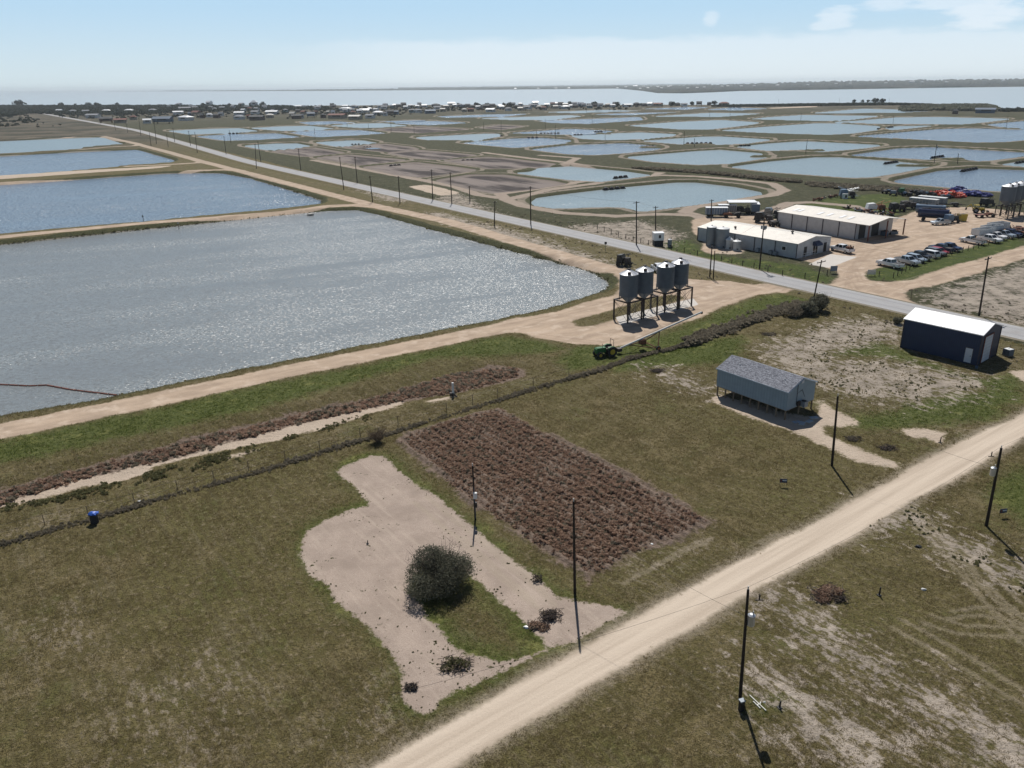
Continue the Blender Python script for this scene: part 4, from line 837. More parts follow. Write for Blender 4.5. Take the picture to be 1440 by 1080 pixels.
wire(off(pE,-.2),off(pD,-.2),'thin wire between the two transformer poles on the right of the gravel road',.02,.009)
wire(off(pD,-.2),(pD[0]+34,pD[1]+24,8.3),'thin wire leaving the leaning transformer pole to the right',.02,.009)
wire(off(pE,2.0),off(pA,1.0),'thin service wire crossing the gravel road to the tall bare pole',.03,.010)
wire(off(pD,2.0),off(pC,1.0),'thin service wire crossing the gravel road to the pole by the raised shed',.03,.010)
def chain(ps,lb):
    for i,(a,b_) in enumerate(zip(ps[:-1],ps[1:])): wire(off(a,.1),off(b_,.1),f'{lb}, {ordn(i+1)} span from the left',.02,.016)
chain(wn[3:],'thin wire on the pond side of the highway'); chain([wf[k] for k in (6,7,8,9,10,11,13,14)],'thin wire on the far side of the highway')
wire(off(wf[14],.1),off(p3_,.3),'wire in front of the long low building'); wire(off(p3_,.3),off(p5_,.3),'upper wire from the big crossarm pole across the yard entrance')
wire(off(p3_,.9),off(p5_,.9),'lower wire from the big crossarm pole across the yard entrance'); wire(off(p5_,.3),(p5_[0]+30,p5_[1]-40,10),'wire leaving the tall crossarm pole to the right')
wire(off(p3_,.3),off(p1_,.1),'short wire across the highway to the close pair of poles')
# ---------------------------------------------------------------- fences
def fence(pts,label,sp=3.0,h=1.25,wires=3,stay=K['pole_wood'],name='wire_fence',r=.085):
    T=thing(name,label,'fence',(pts[0][0],pts[0][1],0)); o0=np.array(pts[0]); wp=[]
    tot=0
    for a,b_ in zip(pts[:-1],pts[1:]):
        a=np.array(a);b_=np.array(b_);n=max(1,round(np.linalg.norm(b_-a)/sp))
        for k in range(n): wp.append(a+(b_-a)*k/n)
    wp.append(np.array(pts[-1])); zz=fields(np.array(wp))['z']
    for q,z in zip(wp,zz):
        tot+=1
        if tot<=98: MB().cyl((*(q-o0),z-.2),(*(q-o0),z+h),r,stay,n=6).build('post',T)
    mb=MB()
    for k in range(wires):
        for i in range(len(wp)-1): mb.cyl((*(wp[i]-o0),zz[i]+h*(.3+.65*k/max(1,wires-1))),(*(wp[i+1]-o0),zz[i+1]+h*(.3+.65*k/max(1,wires-1))),.012,K['galv'],n=3,caps=False)
    mb.build('wire',T); return T
fence([G(x,y) for x,y in ((840,322),(880,334),(912,343),(944,350),(1000,361),(1060,377),(1100,388),(1132,389),(1163,387))],'roadside wire fence with dark posts in front of the long low building',3.6)
fence([G(x,y) for x,y in ((1236,389),(1256,391),(1290,374),(1346,357),(1390,345),(1440,335),(1480,326))],'wire fence with dark posts on the grass strip behind the parked pickups',2.6)
fence([G(x,y) for x,y in ((-100,779),(0,754),(125,727),(250,690),(350,662),(450,633),(560,597),(628,578),(700,556),(750,541),(800,528))],'old wire fence with thin posts along the weedy hedge line',4.5,1.1,2,K['wood'],r=.04)
def board(x,y,label,w_,h_,mat,rz,z=.5,name='sign_board'):
    T=thing(name,label,'sign',GL(x,y),rz)
    MB().box((0,0,z+h_/2),(w_,.05,h_),mat).build('panel',T)
    for s_ in (-1,1): MB().box((s_*w_*.46,.06,(z+h_)/2),(.07,.07,z+h_),K['dark_steel']).build('post',T)
    return T
board(1172,384,'pale sign board on the left side of the yard entrance',1.5,1.1,K['steel_blue'],R(5),.5)
board(1225,388,'pale sign board on the right side of the yard entrance',1.6,1.0,K['alu'],R(-10),.4)
T=thing('road_sign','small round-topped road sign on a post beside the highway','sign',GL(851.5,353)); MB().cyl((0,0,0),(0,0,2.1),.04,K['galv'],n=6).build('post',T); MB().box((0,-.05,2.0),(.6,.03,.6),K['dark_steel'],0).build('panel',T)
T=thing('road_sign','thin low marker sign on the grass bank where the side road meets the highway','sign',GL(1281,419)); MB().cyl((0,0,0),(0,0,1.9),.05,K['dark_steel'],n=6).build('post',T); MB().box((-.3,0,1.85),(.9,.04,.18),K['dark_steel'],R(20)).build('panel',T)
def yardsign(x,y,label,rz):
    T=thing('yard_sign',label,'sign',GL(x,y),rz)
    MB().box((0,0,.66),(.72,.03,.42),K['navy']).build('panel',T)
    MB().box((.1,-.02,.70),(.42,.012,.12),K['panel_white']).box((-.22,-.02,.66),(.14,.012,.2),K['brick_red']).build('printed_band',T)
    for s_ in (-.33,.33): MB().cyl((s_,0,0),(s_,0,.9),.012,K['dark_steel'],n=5).build('stake',T)
yardsign(1101,684,'small dark yard sign on the mown grass left of the pole by the raised shed',R(-8)); yardsign(1409,728,'small dark yard sign on the grass right of the leaning transformer pole',R(8))
# utility pedestal, spare pipe, other small things in the near grass
T=thing('utility_box','small dark electric pedestal at the foot of the foreground transformer pole','utility box',GL(1042,1000),R(20)); MB().box((0,0,.4),(.30,.26,.8),K['black']).build('body',T); MB().box((0,0,.83),(.36,.32,.08),K['grey_tank']).build('lid',T)
for i,(a,b_,lb) in enumerate((((1054,979),(1077,1001),'long thin white plastic pipe lying by the foreground transformer pole'),((1059,988),(1069,998),'short white plastic pipe lying beside a longer one by the transformer pole'))):
    A_=Vector(GL(*a)); B_=Vector(GL(*b_)); mb=MB().cyl((0,0,.06),B_-A_+Vector((0,0,.06)),.035,K['pvc'],n=8).cyl(((B_-A_)*.62)+Vector((0,0,.02)),((B_-A_)*.62)+Vector((.12,.2,.09)),.04,K['pvc'],n=8); tag(mb.build('plastic_pipe'),lb,'pipe',None,tuple(A_))
def stub(x,y,h,label,mat=K['black'],r=.07):
    mb=MB().cyl((0,0,-.1),(.03,.02,h),r,mat,r*.8,n=8).box((0,0,.03),(r*4,r*4,.06),mat,.4); tag(mb.build('short_post'),label,'post',None,GL(x,y))
stub(1096,996,.55,'short dark stake in the green weeds right of the white pipe'); stub(1236,838,.75,'thin leaning dark stake on the bare grass past the gravel road'); stub(1322,622,.7,'small dark stake on the sandy patch near the gravel road'); stub(517,766,.35,'tiny dark stub standing on the cleared lot',K['black'],.05)
mb=MB().lathe((0,0,0),[(.34,0),(.36,.05),(.33,.3),(.36,.32),(.33,.62),(.36,.64),(.33,.9),(.30,.92)],K['black'],16).blob((0,0,.98),(.42,.36,.2),K['blue'],3,9,4,.3).box((.2,.1,.98),(.5,.4,.12),K['blue'],.4)
tag(mb.build('barrel'),'dark barrel with a crumpled bright blue tarp on top by the fence line','barrel',None,GL(134,736))
T=thing('water_pump','white upright pipe pump standing in the weedy ditch','pump',GL(637.5,557)); MB().cyl((0,0,0),(.0,0,2.0),.17,K['light_tank'],.14).build('riser_pipe',T); MB().cyl((.05,0,.5),(.5,-.4,.15),.13,K['dark_steel']).box((-.2,0,.35),(.5,.35,.5),K['dark_steel']).build('pump_body',T)
tag(MB().prism([(-.9,0),(.9,0),(.7,.45),(-.6,.5)],-.8,.8,K['concrete']).cyl((-1.1,0,.15),(1.1,0,.15),.22,K['concrete']).build('culvert'),'pale concrete outlet block at the top edge of the big pond','culvert',None,GL(436,298.5,-.9),HV)
for i,(x,y,z) in enumerate(((202,311,.0),(251,318,-.6))):
    T=thing('pond_gauge',['thin post standing on the bank between the two big ponds','short pale post in the water below the bank between the two big ponds'][i],'post',GL(x,y,z)); MB().cyl((0,0,-.3),(0,0,1.9),.09,K['dark_steel'] if i==0 else K['wood'],n=8).build('pole',T); MB().box((0,0,1.5),(.5,.1,.3),K['dark_steel'] if i==0 else K['off_white']).build('panel',T)
T=thing('floating_boom','long red floating boom lying across the near corner of the big pond','boom',(*G(-60,535,WZ),WZ))
pts=[(-60,535),(0,541),(40,543),(66,542),(98,548),(130,552),(165,556)]; o0=Vector((*G(-60,535,WZ),WZ)); k=0; pv=None; segs=[]
for a,b_ in zip(pts[:-1],pts[1:]):
    A_=Vector((*G(*a,WZ),WZ)); B_=Vector((*G(*b_,WZ),WZ)); n=max(1,round((B_-A_).length/1.4))
    for i in range(n): segs.append((A_.lerp(B_,i/n+.06/n)-o0,A_.lerp(B_,(i+1)/n-.06/n)-o0))
for a,b_ in segs: MB().cyl(a,b_,.17,K['brick_red'],n=8).build('float',T)
mb=MB()
for a,b_ in segs: mb.box((a+b_)/2+Vector((0,-.02,-.1)),((b_-a).length,.04,.35),K['black'],math.atan2((b_-a).y,(b_-a).x))
mb.build('skirt',T)
# ---------------------------------------------------------------- vehicles
def wheels(T,xs,hw,r=.38,wd=.25):
    for x in xs:
        for s_ in (-1,1):
            w_=MB().cyl((x,s_*hw-wd/2*s_-wd/2,r),(x,s_*hw-wd/2*s_+wd/2,r),r,K['rubber'],n=16).build('wheel',T); MB().cyl((x,s_*(hw+.012)-.01,r),(x,s_*(hw+.012)+.01,r),r*.55,K['alu'],n=10).build('rim',w_)
def pickup(label,px,py,rz,paint,L=5.7,crew=True,bed='open',group='vehicles parked in the dirt yard',load=False):
    T=thing('pickup_truck',label,'pickup truck',GL(px,py),rz,group); hw=.98; f=L/2; 
    cf=f-1.55; cb=cf-(2.35 if crew else 1.5)
    MB().prism([(-f,.5),(f-.1,.5),(f,.62),(f-.03,.95),(f-.25,1.08),(cf,1.18),(cb,1.16),(-f,1.12)],-hw,hw,paint).build('body',T)
    mb=MB(); z0,z1=1.16,1.83; xs=(cf-.05,cf-.75,cb+.15,cb-.02); q=[]
    q=[(cf+.12,-hw+.06,z0),(cb,-hw+.06,z0),(cb,hw-.06,z0),(cf+.12,hw-.06,z0),(cf-.62,-hw+.2,z1),(cb+.16,-hw+.2,z1),(cb+.16,hw-.2,z1),(cf-.62,hw-.2,z1)]
    mb.raw(q,[(0,1,5,4),(1,2,6,5),(2,3,7,6),(3,0,4,7),(4,5,6,7)],paint); cabo=mb.build('cab',T)
    def lerp(a,b_,u): return tuple(a[i]+(b_[i]-a[i])*u for i in range(3))
    def pane(a,b_,c,d_,e=.014,nrm=(0,0,0)):
        "glass set just proud of one face of the cab"
        P_=[Vector(a),Vector(b_),Vector(c),Vector(d_)]; ce=sum(P_,Vector())/4; N=(P_[1]-P_[0]).cross(P_[3]-P_[0]).normalized()
        if N.dot(ce-Vector(((cf+cb)/2,0,1.4)))<0: N=-N
        P_=[ce+(p-ce)*.84+N*e for p in P_]; mb=MB().raw(P_,[(0,1,2,3)],K['glass']); mb.build('window',T)
    pane(q[3],q[0],q[4],q[7]); pane(q[1],q[2],q[6],q[5])
    for a,b_,c,d_ in ((0,1,5,4),(3,2,6,7)):
        if crew: 
            m0=lerp(q[a],q[b_],.5); m1=lerp(q[d_],q[c],.42); pane(q[a],m0,m1,q[d_]); pane(m0,q[b_],q[c],m1)
        else: pane(q[a],q[b_],q[c],q[d_])
    if bed=='open': MB().box(((cb-f)/2-.02,0,1.145),((cb+f)-.28,1.62,.06),K['black']).build('bed_liner',T)
    if bed=='flat': MB().box(((cb-f)/2-.1,0,1.22),((cb+f)+.1,2.1,.1),K['dark_steel']).build('flat_bed',T)
    if load:
        mb=MB()
        for i in range(5): mb.cyl((cb-.4-.4*i,-.5+.2*(i%3),1.1),(cb-.5-.38*i,-.3+.2*(i%2),1.7+.12*(i%3)),.14,K['rust' if i%2 else 'black'],n=8)
        mb.box((cb-1.2,.3,1.4),(1.0,.6,.5),K['rust']); mb.build('cargo',T)
    wheels(T,(f-.95,-f+1.15),hw,.40)
    for s_ in (-1,1): MB().box((f-.06,s_*.72,.88),(.12,.34,.2),K['off_white']).build('headlight',T); MB().box((-f+.0,s_*.86,.92),(.06,.16,.3),K['car_red']).build('tail_light',T)
    MB().box((f+.03,0,.6),(.16,1.9,.2),K['alu']).build('bumper',T)
    return T
def suv(label,px,py,rz,paint,L=4.8,group='vehicles parked in the dirt yard'):
    T=thing('parked_car',label,'car',GL(px,py),rz,group); f=L/2; hw=.92
    MB().prism([(-f,.42),(f-.1,.42),(f,.6),(f-.05,.85),(f-1.15,1.02),(-f+.05,1.05)],-hw,hw,paint).build('body',T)
    q=[(f-1.1,-hw+.05,1.02),(-f+.08,-hw+.05,1.02),(-f+.08,hw-.05,1.02),(f-1.1,hw-.05,1.02),(f-1.85,-hw+.2,1.62),(-f+.4,-hw+.2,1.62),(-f+.4,hw-.2,1.62),(f-1.85,hw-.2,1.62)]
    MB().raw(q,[(0,1,5,4),(1,2,6,5),(2,3,7,6),(3,0,4,7),(4,5,6,7)],paint).build('cab',T)
    ce0=Vector((-.3,0,1.3))
    for a in ((0,1,5,4),(1,2,6,5),(2,3,7,6),(3,0,4,7)):
        P_=[Vector(q[i]) for i in a]; ce=sum(P_,Vector())/4; N=(P_[1]-P_[0]).cross(P_[3]-P_[0]).normalized(); N=N if N.dot(ce-ce0)>0 else -N
        MB().raw([ce+(p-ce)*.86+N*.014 for p in P_],[(0,1,2,3)],K['glass']).build('window',T)
    wheels(T,(f-.85,-f+.9),hw,.35,.22)
    for s_ in (-1,1): MB().box((f-.08,s_*.66,.74),(.1,.34,.15),K['off_white']).build('headlight',T)
    return T
h1=R(117)
pickup('white crew-cab pickup with a black bed, first in the row by the yard entrance',1251,375.5,h1,K['car_white'],6.0)
pickup('silver-blue pickup parked nose to the fence, second in the row',1275,371.5,h1+math.pi,K['car_silver'],5.6)
suv('pale sedan parked close behind the silver-blue pickup',1287,368,h1+math.pi,K['car_silver'],4.6)
pickup('black pickup parked between the pale sedan and the white sport vehicle',1293,364.5,h1+math.pi,K['car_black'],5.4)
suv('white sport utility vehicle in the middle of the parked row',1305,361.5,h1,K['car_white'],4.9)
suv('dark green-black car with pink-red mudguard beside the white sport vehicle',1314,359,h1+math.pi,K['car_grey'],4.7)
suv('dark red car tucked behind the grey car in the parked row',1319.5,358,h1+math.pi,K['car_red'],4.3)
pickup('navy pickup with white roof glare near the far end of the first parked row',1323,353.5,h1,K['car_navy'],5.8)
pickup('dark blue crew-cab pickup, last of the first parked row',1334,352,h1+math.pi,K['car_navy'],5.8)
pickup('white crew-cab pickup with brown cargo parked against the end of the long low building',1183.5,354,R(118),K['car_white'],6.0,True,'open','vehicles near the buildings',True)
pickup('white flatbed truck at the left end of the second parked row',1367,342.5,h1,K['car_white'],6.2,False,'flat')
pickup('white pickup nosing to the grass in the second parked row',1391,340.5,h1+math.pi,K['car_white'],5.6)
pickup('white single-cab truck partly behind a white pickup in the second parked row',1398,336.5,h1+math.pi,K['car_white'],5.8,False)
pickup('pale truck with upright cab next to the dark blue pickup in the second parked row',1411,334.5,h1+math.pi,K['car_silver'],5.4,False)
pickup('dark blue pickup at the right end of the second parked row',1420,332.5,h1+math.pi,K['car_navy'],5.6)
pickup('white pickup parked on the dirt behind the feed silos, half hidden by them',926,382,R(100),K['car_white'],5.6,True,'open','vehicles near the buildings')
def tanker(label,px,py,rz,mat,L=8,r=1.1,cab=True):
    T=thing('tanker_trailer',label,'tanker',GL(px,py),rz,'tankers in the middle of the dirt yard')
    MB().cyl((-L/2,0,1.2+r),(L/2,0,1.2+r),r,mat,n=22).build('tank',T)
    mb=MB(); mb.box((0,0,1.0),(L*.95,.9,.25),K['dark_steel']); mb.box((0,0,1.2+2*r+.06),(L*.8,.5,.08),K['dark_steel']); mb.build('chassis',T)
    for x in (-L*.4,-L*.25,L*.3):
        for s_ in (-1,1): MB().cyl((x,s_*.95-.15,.5),(x,s_*.95+.15,.5),.5,K['rubber'],n=14).build('wheel',T)
    for x in (-1.5,1.2): MB().cyl((x,0,1.2+2*r),(x,0,1.45+2*r),.28,K['dark_steel'],n=10).build('hatch',T)
tanker('blue-grey tank trailer behind a darker one in the middle of the dirt yard',1307,303.5,R(150),K['steel_blue'],8,1.15)
tanker('dark blue tank trailer, nearer one of the pair in the middle of the dirt yard',1311,310.5,R(150),K['car_navy'],8,1.15)
pickup('silver-grey pickup parked at the end of the tank trailers',1322,316,R(190),K['car_silver'],5.2,False,'flat','vehicles parked in the dirt yard')
def machine(label,px,py,rz,L,W_,Hh,mats,cat='farm machine',name='farm_machine',seed=0,group=None,arms=True):
    "frame on wheels with an engine block, tank, hopper and booms"
    rr=random.Random(seed); T=thing(name,label,cat,GL(px,py),rz,group)
    mb=MB(); mb.box((0,W_*.3,.75),(L,.14,.18),mats[0]).box((0,-W_*.3,.75),(L,.14,.18),mats[0])
    for k in range(4): mb.box((-L/2+L*(k+.5)/4,0,.76),(.12,W_*.6,.14),mats[0])
    mb.cyl((L/2,0,.75),(L/2+1.1,0,.6),.07,mats[0],n=6); mb.build('frame',T)
    for x in (-L*.3,L*.25):
        for s_ in (-1,1): MB().cyl((x,s_*W_*.45-.13,.48),(x,s_*W_*.45+.13,.48),.48,K['rubber'],n=14).build('wheel',T)
    MB().prism([(-L*.45,.85),(-L*.05,.85),(-L*.02,Hh*.7),(-L*.12,Hh),(-L*.4,Hh*.95)],-W_*.38,W_*.38,mats[1]).build('body',T)
    MB().box((L*.2,0,.85+Hh*.22),(L*.32,W_*.6,Hh*.42),mats[2],0,.8).cyl((L*.2,W_*.1,.85+Hh*.4),(L*.2,W_*.1,Hh*1.05),.07,K['black'],n=6).build('engine',T)
    if arms:
        mb=MB()
        for k in range(4):
            y=rr.uniform(-.5,.5)*W_; mb.cyl((rr.uniform(-.4,.2)*L,y,Hh*.8),(rr.uniform(.2,.6)*L,y+rr.uniform(-.5,.5),Hh*rr.uniform(.8,1.35)),.06,mats[0],n=5)
        mb.build('boom',T)
    return T
DS,BK,RU=K['dark_steel'],K['black'],K['rust']
machine('rusty blue-grey machine with a dull yellow hopper at the right end of the tank trailers',1338,313,R(15),5.0,2.4,2.5,[DS,K['steel_blue'],K['black']],seed=1)
machine('dark machine with booms standing among the tank trailers',1330,308,R(40),4.6,2.4,2.7,[DS,BK,DS],seed=2)
tag(MB().prism([(-1.0,0),(1.0,0),(1.2,2.0),(-1.2,2.0)],-.8,.8,K['yellow']).prism([(-1.0,1.95),(1.0,1.95),(1.02,2.02),(-1.02,2.02)],-.65,.65,K['black']).build('feed_hopper'),'dull yellow hopper bin right of the dark machines in the dirt yard','hopper',None,GL(1352,310.5),R(10))
T=thing('backhoe','dark yellow-brown backhoe with raised digging arm near the yard silos','backhoe',GL(1374,299),R(-20)); tractor(T,K['yellow'],True)
for ch in T.children: pass
MB().cyl((-1.2,0,.9),(-2.0,0,2.5),.12,K['yellow'],n=6).cyl((-2.0,0,2.5),(-3.2,0,1.4),.10,K['yellow'],n=6).prism([(-3.5,.8),(-3.0,.8),(-2.95,1.4),(-3.3,1.5)],-.3,.3,DS).build('digging_arm',T)
MB().prism([(2.6,.1),(3.3,.05),(3.0,.8),(2.6,.8)],-1.0,1.0,DS).cyl((1.0,.5,1.0),(2.7,.5,.5),.07,K['yellow'],n=6).cyl((1.0,-.5,1.0),(2.7,-.5,.5),.07,K['yellow'],n=6).build('loader_bucket',T)
machine('dark green-black loader with a white cab roof left of the yard silos',1388,290,R(20),5.5,2.5,2.6,[BK,BK,DS],seed=4)
machine('low rusty harrow frame on the dirt in front of the yard silos',1385,305,R(10),6.5,2.6,.9,[K['brown_red'],K['brown_red'],RU],seed=5,arms=False)
def boxtrailer(label,px,py,rz,L,W_,Hh,wall,roof,group,cat='trailer',open_top=False):
    T=thing('box_trailer' if not open_top else 'dump_trailer',label,cat,GL(px,py),rz,group)
    if open_top:
        mb=MB()
        for s_ in (-1,1): mb.box((0,s_*(W_/2-.04),.9+Hh/2),(L,.08,Hh),wall).box((s_*(L/2-.04),0,.9+Hh/2-.003),(.08,W_-.17,Hh-.01),wall)
        for k in range(6):
            for s_ in (-1,1): mb.box((-L/2+.3+k*(L-.6)/5,s_*(W_/2+.03),.9+Hh/2),(.1,.06,Hh*.96),wall)
        mb.build('body',T); MB().box((0,0,1.0),(L-.2,W_-.2,.08),K['black']).build('bed',T)
    else:
        MB().box((0,0,.85+Hh/2),(L,W_,Hh),wall).build('body',T); MB().box((0,0,.85+Hh+.05),(L+.12,W_+.12,.1),roof).build('roof',T)
        mb=MB()
        for k in range(9): mb.box((-L/2+.2+k*(L-.4)/8,-W_/2-.02,.85+Hh/2),(.06,.04,Hh*.95),K['alu'])
        mb.build('side_rib',T)
    MB().box((0,0,.72),(L*.96,.8,.18),DS).box((L/2+.7,0,.68),(1.4,.12,.12),DS).build('chassis',T)
    for x in (-L*.36,-L*.22):
        for s_ in (-1,1): MB().cyl((x,s_*(W_/2-.15)-.14,.45),(x,s_*(W_/2-.15)+.14,.45),.45,K['rubber'],n=14).build('wheel',T)
    return T
gt='trailers at the back of the dirt yard'
boxtrailer('long pale box trailer with rounded white roof at the back of the yard, nearer one',1298,291,R(-48),8.5,2.4,1.8,K['grey_tank'],K['light_tank'],gt)
boxtrailer('long pale box trailer at the back of the yard, farther one',1310,288.5,R(-48),8.5,2.4,1.8,K['grey_tank'],K['light_tank'],gt)
machine('low dark trailer frame behind the pale box trailers',1334,290.5,R(-10),8,2.4,1.0,[DS,DS,BK],seed=7,group=None,arms=False)
gd='open trailers behind the second parked row'
boxtrailer('grey open-topped trailer behind the white flatbed truck, leftmost of three',1381,334.5,R(25),6.0,2.4,1.5,K['light_tank'],None,gd,'trailer',True)
boxtrailer('grey open-topped trailer, middle one of three behind the parked pickups',1393,330,R(25),6.0,2.4,1.5,K['light_tank'],None,gd,'trailer',True)
boxtrailer('grey open-topped trailer, rightmost of three behind the parked pickups',1402,326.5,R(25),6.0,2.4,1.6,K['light_tank'],None,gd,'trailer',True)
for i,(x,y) in enumerate(((1413,325),(1424,330),(1432,326),(1443,331),(1436,333))):
    machine(['dark red tined implement right of the open trailers','dark red implement behind the blue pickup','rusty red implement with upright arms near the photo edge','rusty implement cut by the right edge of the photo','low dark red implement at the grass edge on the far right'][i],x,y,R(30+20*i),3.6,2.4,1.4,[K['brown_red'],RU,DS],seed=20+i,group='red implements at the yard edge')
# trucks and drilling gear north of the warehouse
machine('white-cabbed truck with a long orange boom parked behind the warehouse',1232,297,R(5),7.5,2.4,2.6,[K['orange'],K['white'],RU],seed=9)
machine('dark heavy truck behind the warehouse, right of the orange boom',1262,297,R(8),6.0,2.5,2.7,[DS,BK,DS],seed=10)
machine('dark heavy truck with a pale flat load next to the pale box trailers',1278,293.5,R(4),6.5,2.5,2.6,[BK,BK,DS],seed=11)
machine('grey machine with a slanting conveyor standing on the green grass',1192,278.5,R(-8),6.5,2.6,3.0,[K['alu'],K['steel_blue'],DS],seed=12)
T=thing('conveyor','slanting pale conveyor leaning over the grey machine on the grass','conveyor',GL(1190,277),R(0)); MB().cyl((-3.2,0,3.6),(3.4,0,.8),.22,K['light_tank'],n=6).build('belt',T); MB().box((-2.6,0,1.6),(.14,.14,3.2),DS).box((2.4,0,.6),(.14,.9,1.2),DS).build('support',T)
tag(MB().box((0,0,.9),(1.6,1.4,1.6),K['white']).box((0,0,1.74),(1.7,1.5,.08),K['light_tank']).box((.2,-.72,.9),(.6,.05,.9),DS).build('equipment_box'),'white equipment box at the left end of the grey machine on the grass','box',None,GL(1187.5,279.5),R(0))
for i,(x,y,w_,m_) in enumerate(((1150,283,4,RU),(1161,280,3.6,K['tan_wall']),(1171,278,3.2,RU),(1192,294,3.4,BK),(1207,297,2.2,K['light_tank']),(1217,299.5,2.4,K['galv']),(1224,301,2.6,K['galv']),(1240,302,2.6,K['galv']),(1254,303,3.0,K['alu']))):
    mb=MB(); rr=random.Random(50+i)
    for k in range(9): 
        if k%2: mb.box((rr.uniform(-.5,.5)*w_,rr.uniform(-.8,.8),.25+rr.uniform(0,.8)),(rr.uniform(.4,1.4),rr.uniform(.3,.9),rr.uniform(.2,.5)),[m_,RU,DS][k%3],rr.uniform(0,3),.85,rr.uniform(-.3,.3))
        else: mb.cyl((rr.uniform(-.5,.5)*w_,rr.uniform(-.8,.8),.2),(rr.uniform(-.6,.6)*w_,rr.uniform(-.8,.8),.2+rr.uniform(0,1.0)),rr.uniform(.08,.25),[m_,DS][k//2%2],n=7)
    tag(mb.build('scrap_heap'),['rusty scrap pile farthest left on the green grass behind the warehouse','tan scrap pile second from the left on the grass behind the warehouse','rusty scrap pile beside the grey machine on the grass','black scrap heap just behind the warehouse roof','pale scrap just behind the warehouse roof, right of the black heap','grey scrap behind the warehouse, left of the orange boom truck','grey scrap behind the warehouse, under the orange boom truck','grey scrap behind the warehouse, right of the orange boom truck','bright metal scrap at the right corner behind the warehouse'][i],'scrap pile','scrap piles around the yard',GL(x,y))
# row of stored machines in front of the far pond, and the heaps of pond floats
for i in range(11):
    f=i/10; x=1247+f*92; y=273.5+f*5.5+(.8 if i%2 else -1.2)
    machine(f'dark stored machine in the row below the far pond, {ordn(i+1)} from the left',x,y,R(20+37*i),3.6,2.2,1.3+.5*(i%3),[DS,[BK,K['car_grey'],K['green_paint'],DS][i%4],[K['steel_blue'],DS,BK][i%3]],seed=60+i,group='stored machines in front of the far pond',arms=i%2==0)
def floats(label,px,py,w_,d_,h,mat,n,seed,rz=0):
    rr=random.Random(seed); mb=MB()
    for k in range(n):
        u=rr.uniform(-1,1); v_=rr.uniform(-1,1); q=max(0,1-u*u-v_*v_*.7)
        if q<=.02: continue
        z=rr.uniform(.15,1)*h*math.sqrt(q); a=rr.uniform(0,3.14); mb.T=Matrix.Translation((u*w_,v_*d_,z))@Matrix.Rotation(a,4,'Z')@Matrix.Rotation(rr.uniform(-.6,.6),4,'X')
        mb.cyl((-.75,0,0),(.75,0,0),.20,mat,n=8); mb.cyl((-.75,.6,0),(.75,.6,0),.20,mat,n=8); mb.box((0,.3,.1),(.25,.9,.1),DS)
    mb.T=Matrix.Identity(4); mb.blob((0,0,h*.25),(w_*.9,d_*.85,h*.5),mat,seed,12,6,.2)
    tag(mb.build('float_heap'),label,'pile of floats','heaps of pond floats',GL(px,py),rz)
floats('bright red heap of pond floats at the back of the yard',1331,277,5.6,3.2,2.4,K['red_float'],130,3,R(-20))
floats('small dark blue heap of pond floats just behind the red heap',1345,270.5,3.0,2.0,2.2,K['blue_float'],60,4)
floats('long dark blue heap of pond floats right of the red heap',1365,275.5,6.5,2.8,2.0,K['blue_float'],110,5,R(-25))
machine('dark machine with a mounted seeder parked on the berm road left of the feed silos',878,374,R(-30),3.6,2.4,2.6,[BK,BK,DS],seed=31)
MB()
# parked trailers and the canopy north of the long low building
gq='vehicles north of the long low building'
boxtrailer('white-topped trailer with glassy sides at the left end behind the long low building',1007,305,R(-6),6.5,2.4,1.9,K['steel_blue'],K['white_roof'],gq)
boxtrailer('white-topped trailer standing between the first trailer and the open canopy',1022,301.5,R(-6),5.5,2.4,2.0,K['car_grey'],K['white_roof'],gq)
T=thing('open_canopy','open canopy with flat white roof and dark machinery under it','canopy',GL(1042,300),R(-4)); MB().box((0,0,3.6),(8.6,5.6,.14),K['white_roof']).build('roof',T)
for x in (-4,4):
    for y in (-2.6,2.6): MB().box((x,y,1.8),(.15,.15,3.6),DS).build('post',T)
machine('dark tractor with a slanting boom under the white canopy',1046,301.5,R(0),5,2.3,2.4,[DS,BK,DS],seed=40,group=gq)
tag(boxtrailer('blue-grey box trailer right of the white canopy',1061,300,R(80),5.5,2.4,2.2,K['steel_blue'],K['white_roof'],gq),'blue-grey box trailer right of the white canopy','trailer')
machine('dark flat trailer loaded with beams in front of the white canopy',1030,306.5,R(-4),6.5,2.2,1.5,[BK,RU,BK],seed=41,group=gq)
machine('big dark combine-like machine at the left end of the warehouse, nearer one',1075,313.5,R(-30),6.5,2.8,3.0,[BK,BK,DS],seed=42,group=gq)
machine('dark machine with white panel behind the nearer one at the left end of the warehouse',1086,306,R(-30),5.5,2.6,2.8,[BK,K['car_grey'],BK],seed=43,group=gq)
machine('small dark tractor-like machine in front of the left end of the warehouse',1090,318,R(10),3.5,2.2,1.6,[BK,DS,BK],seed=44,group=gq)
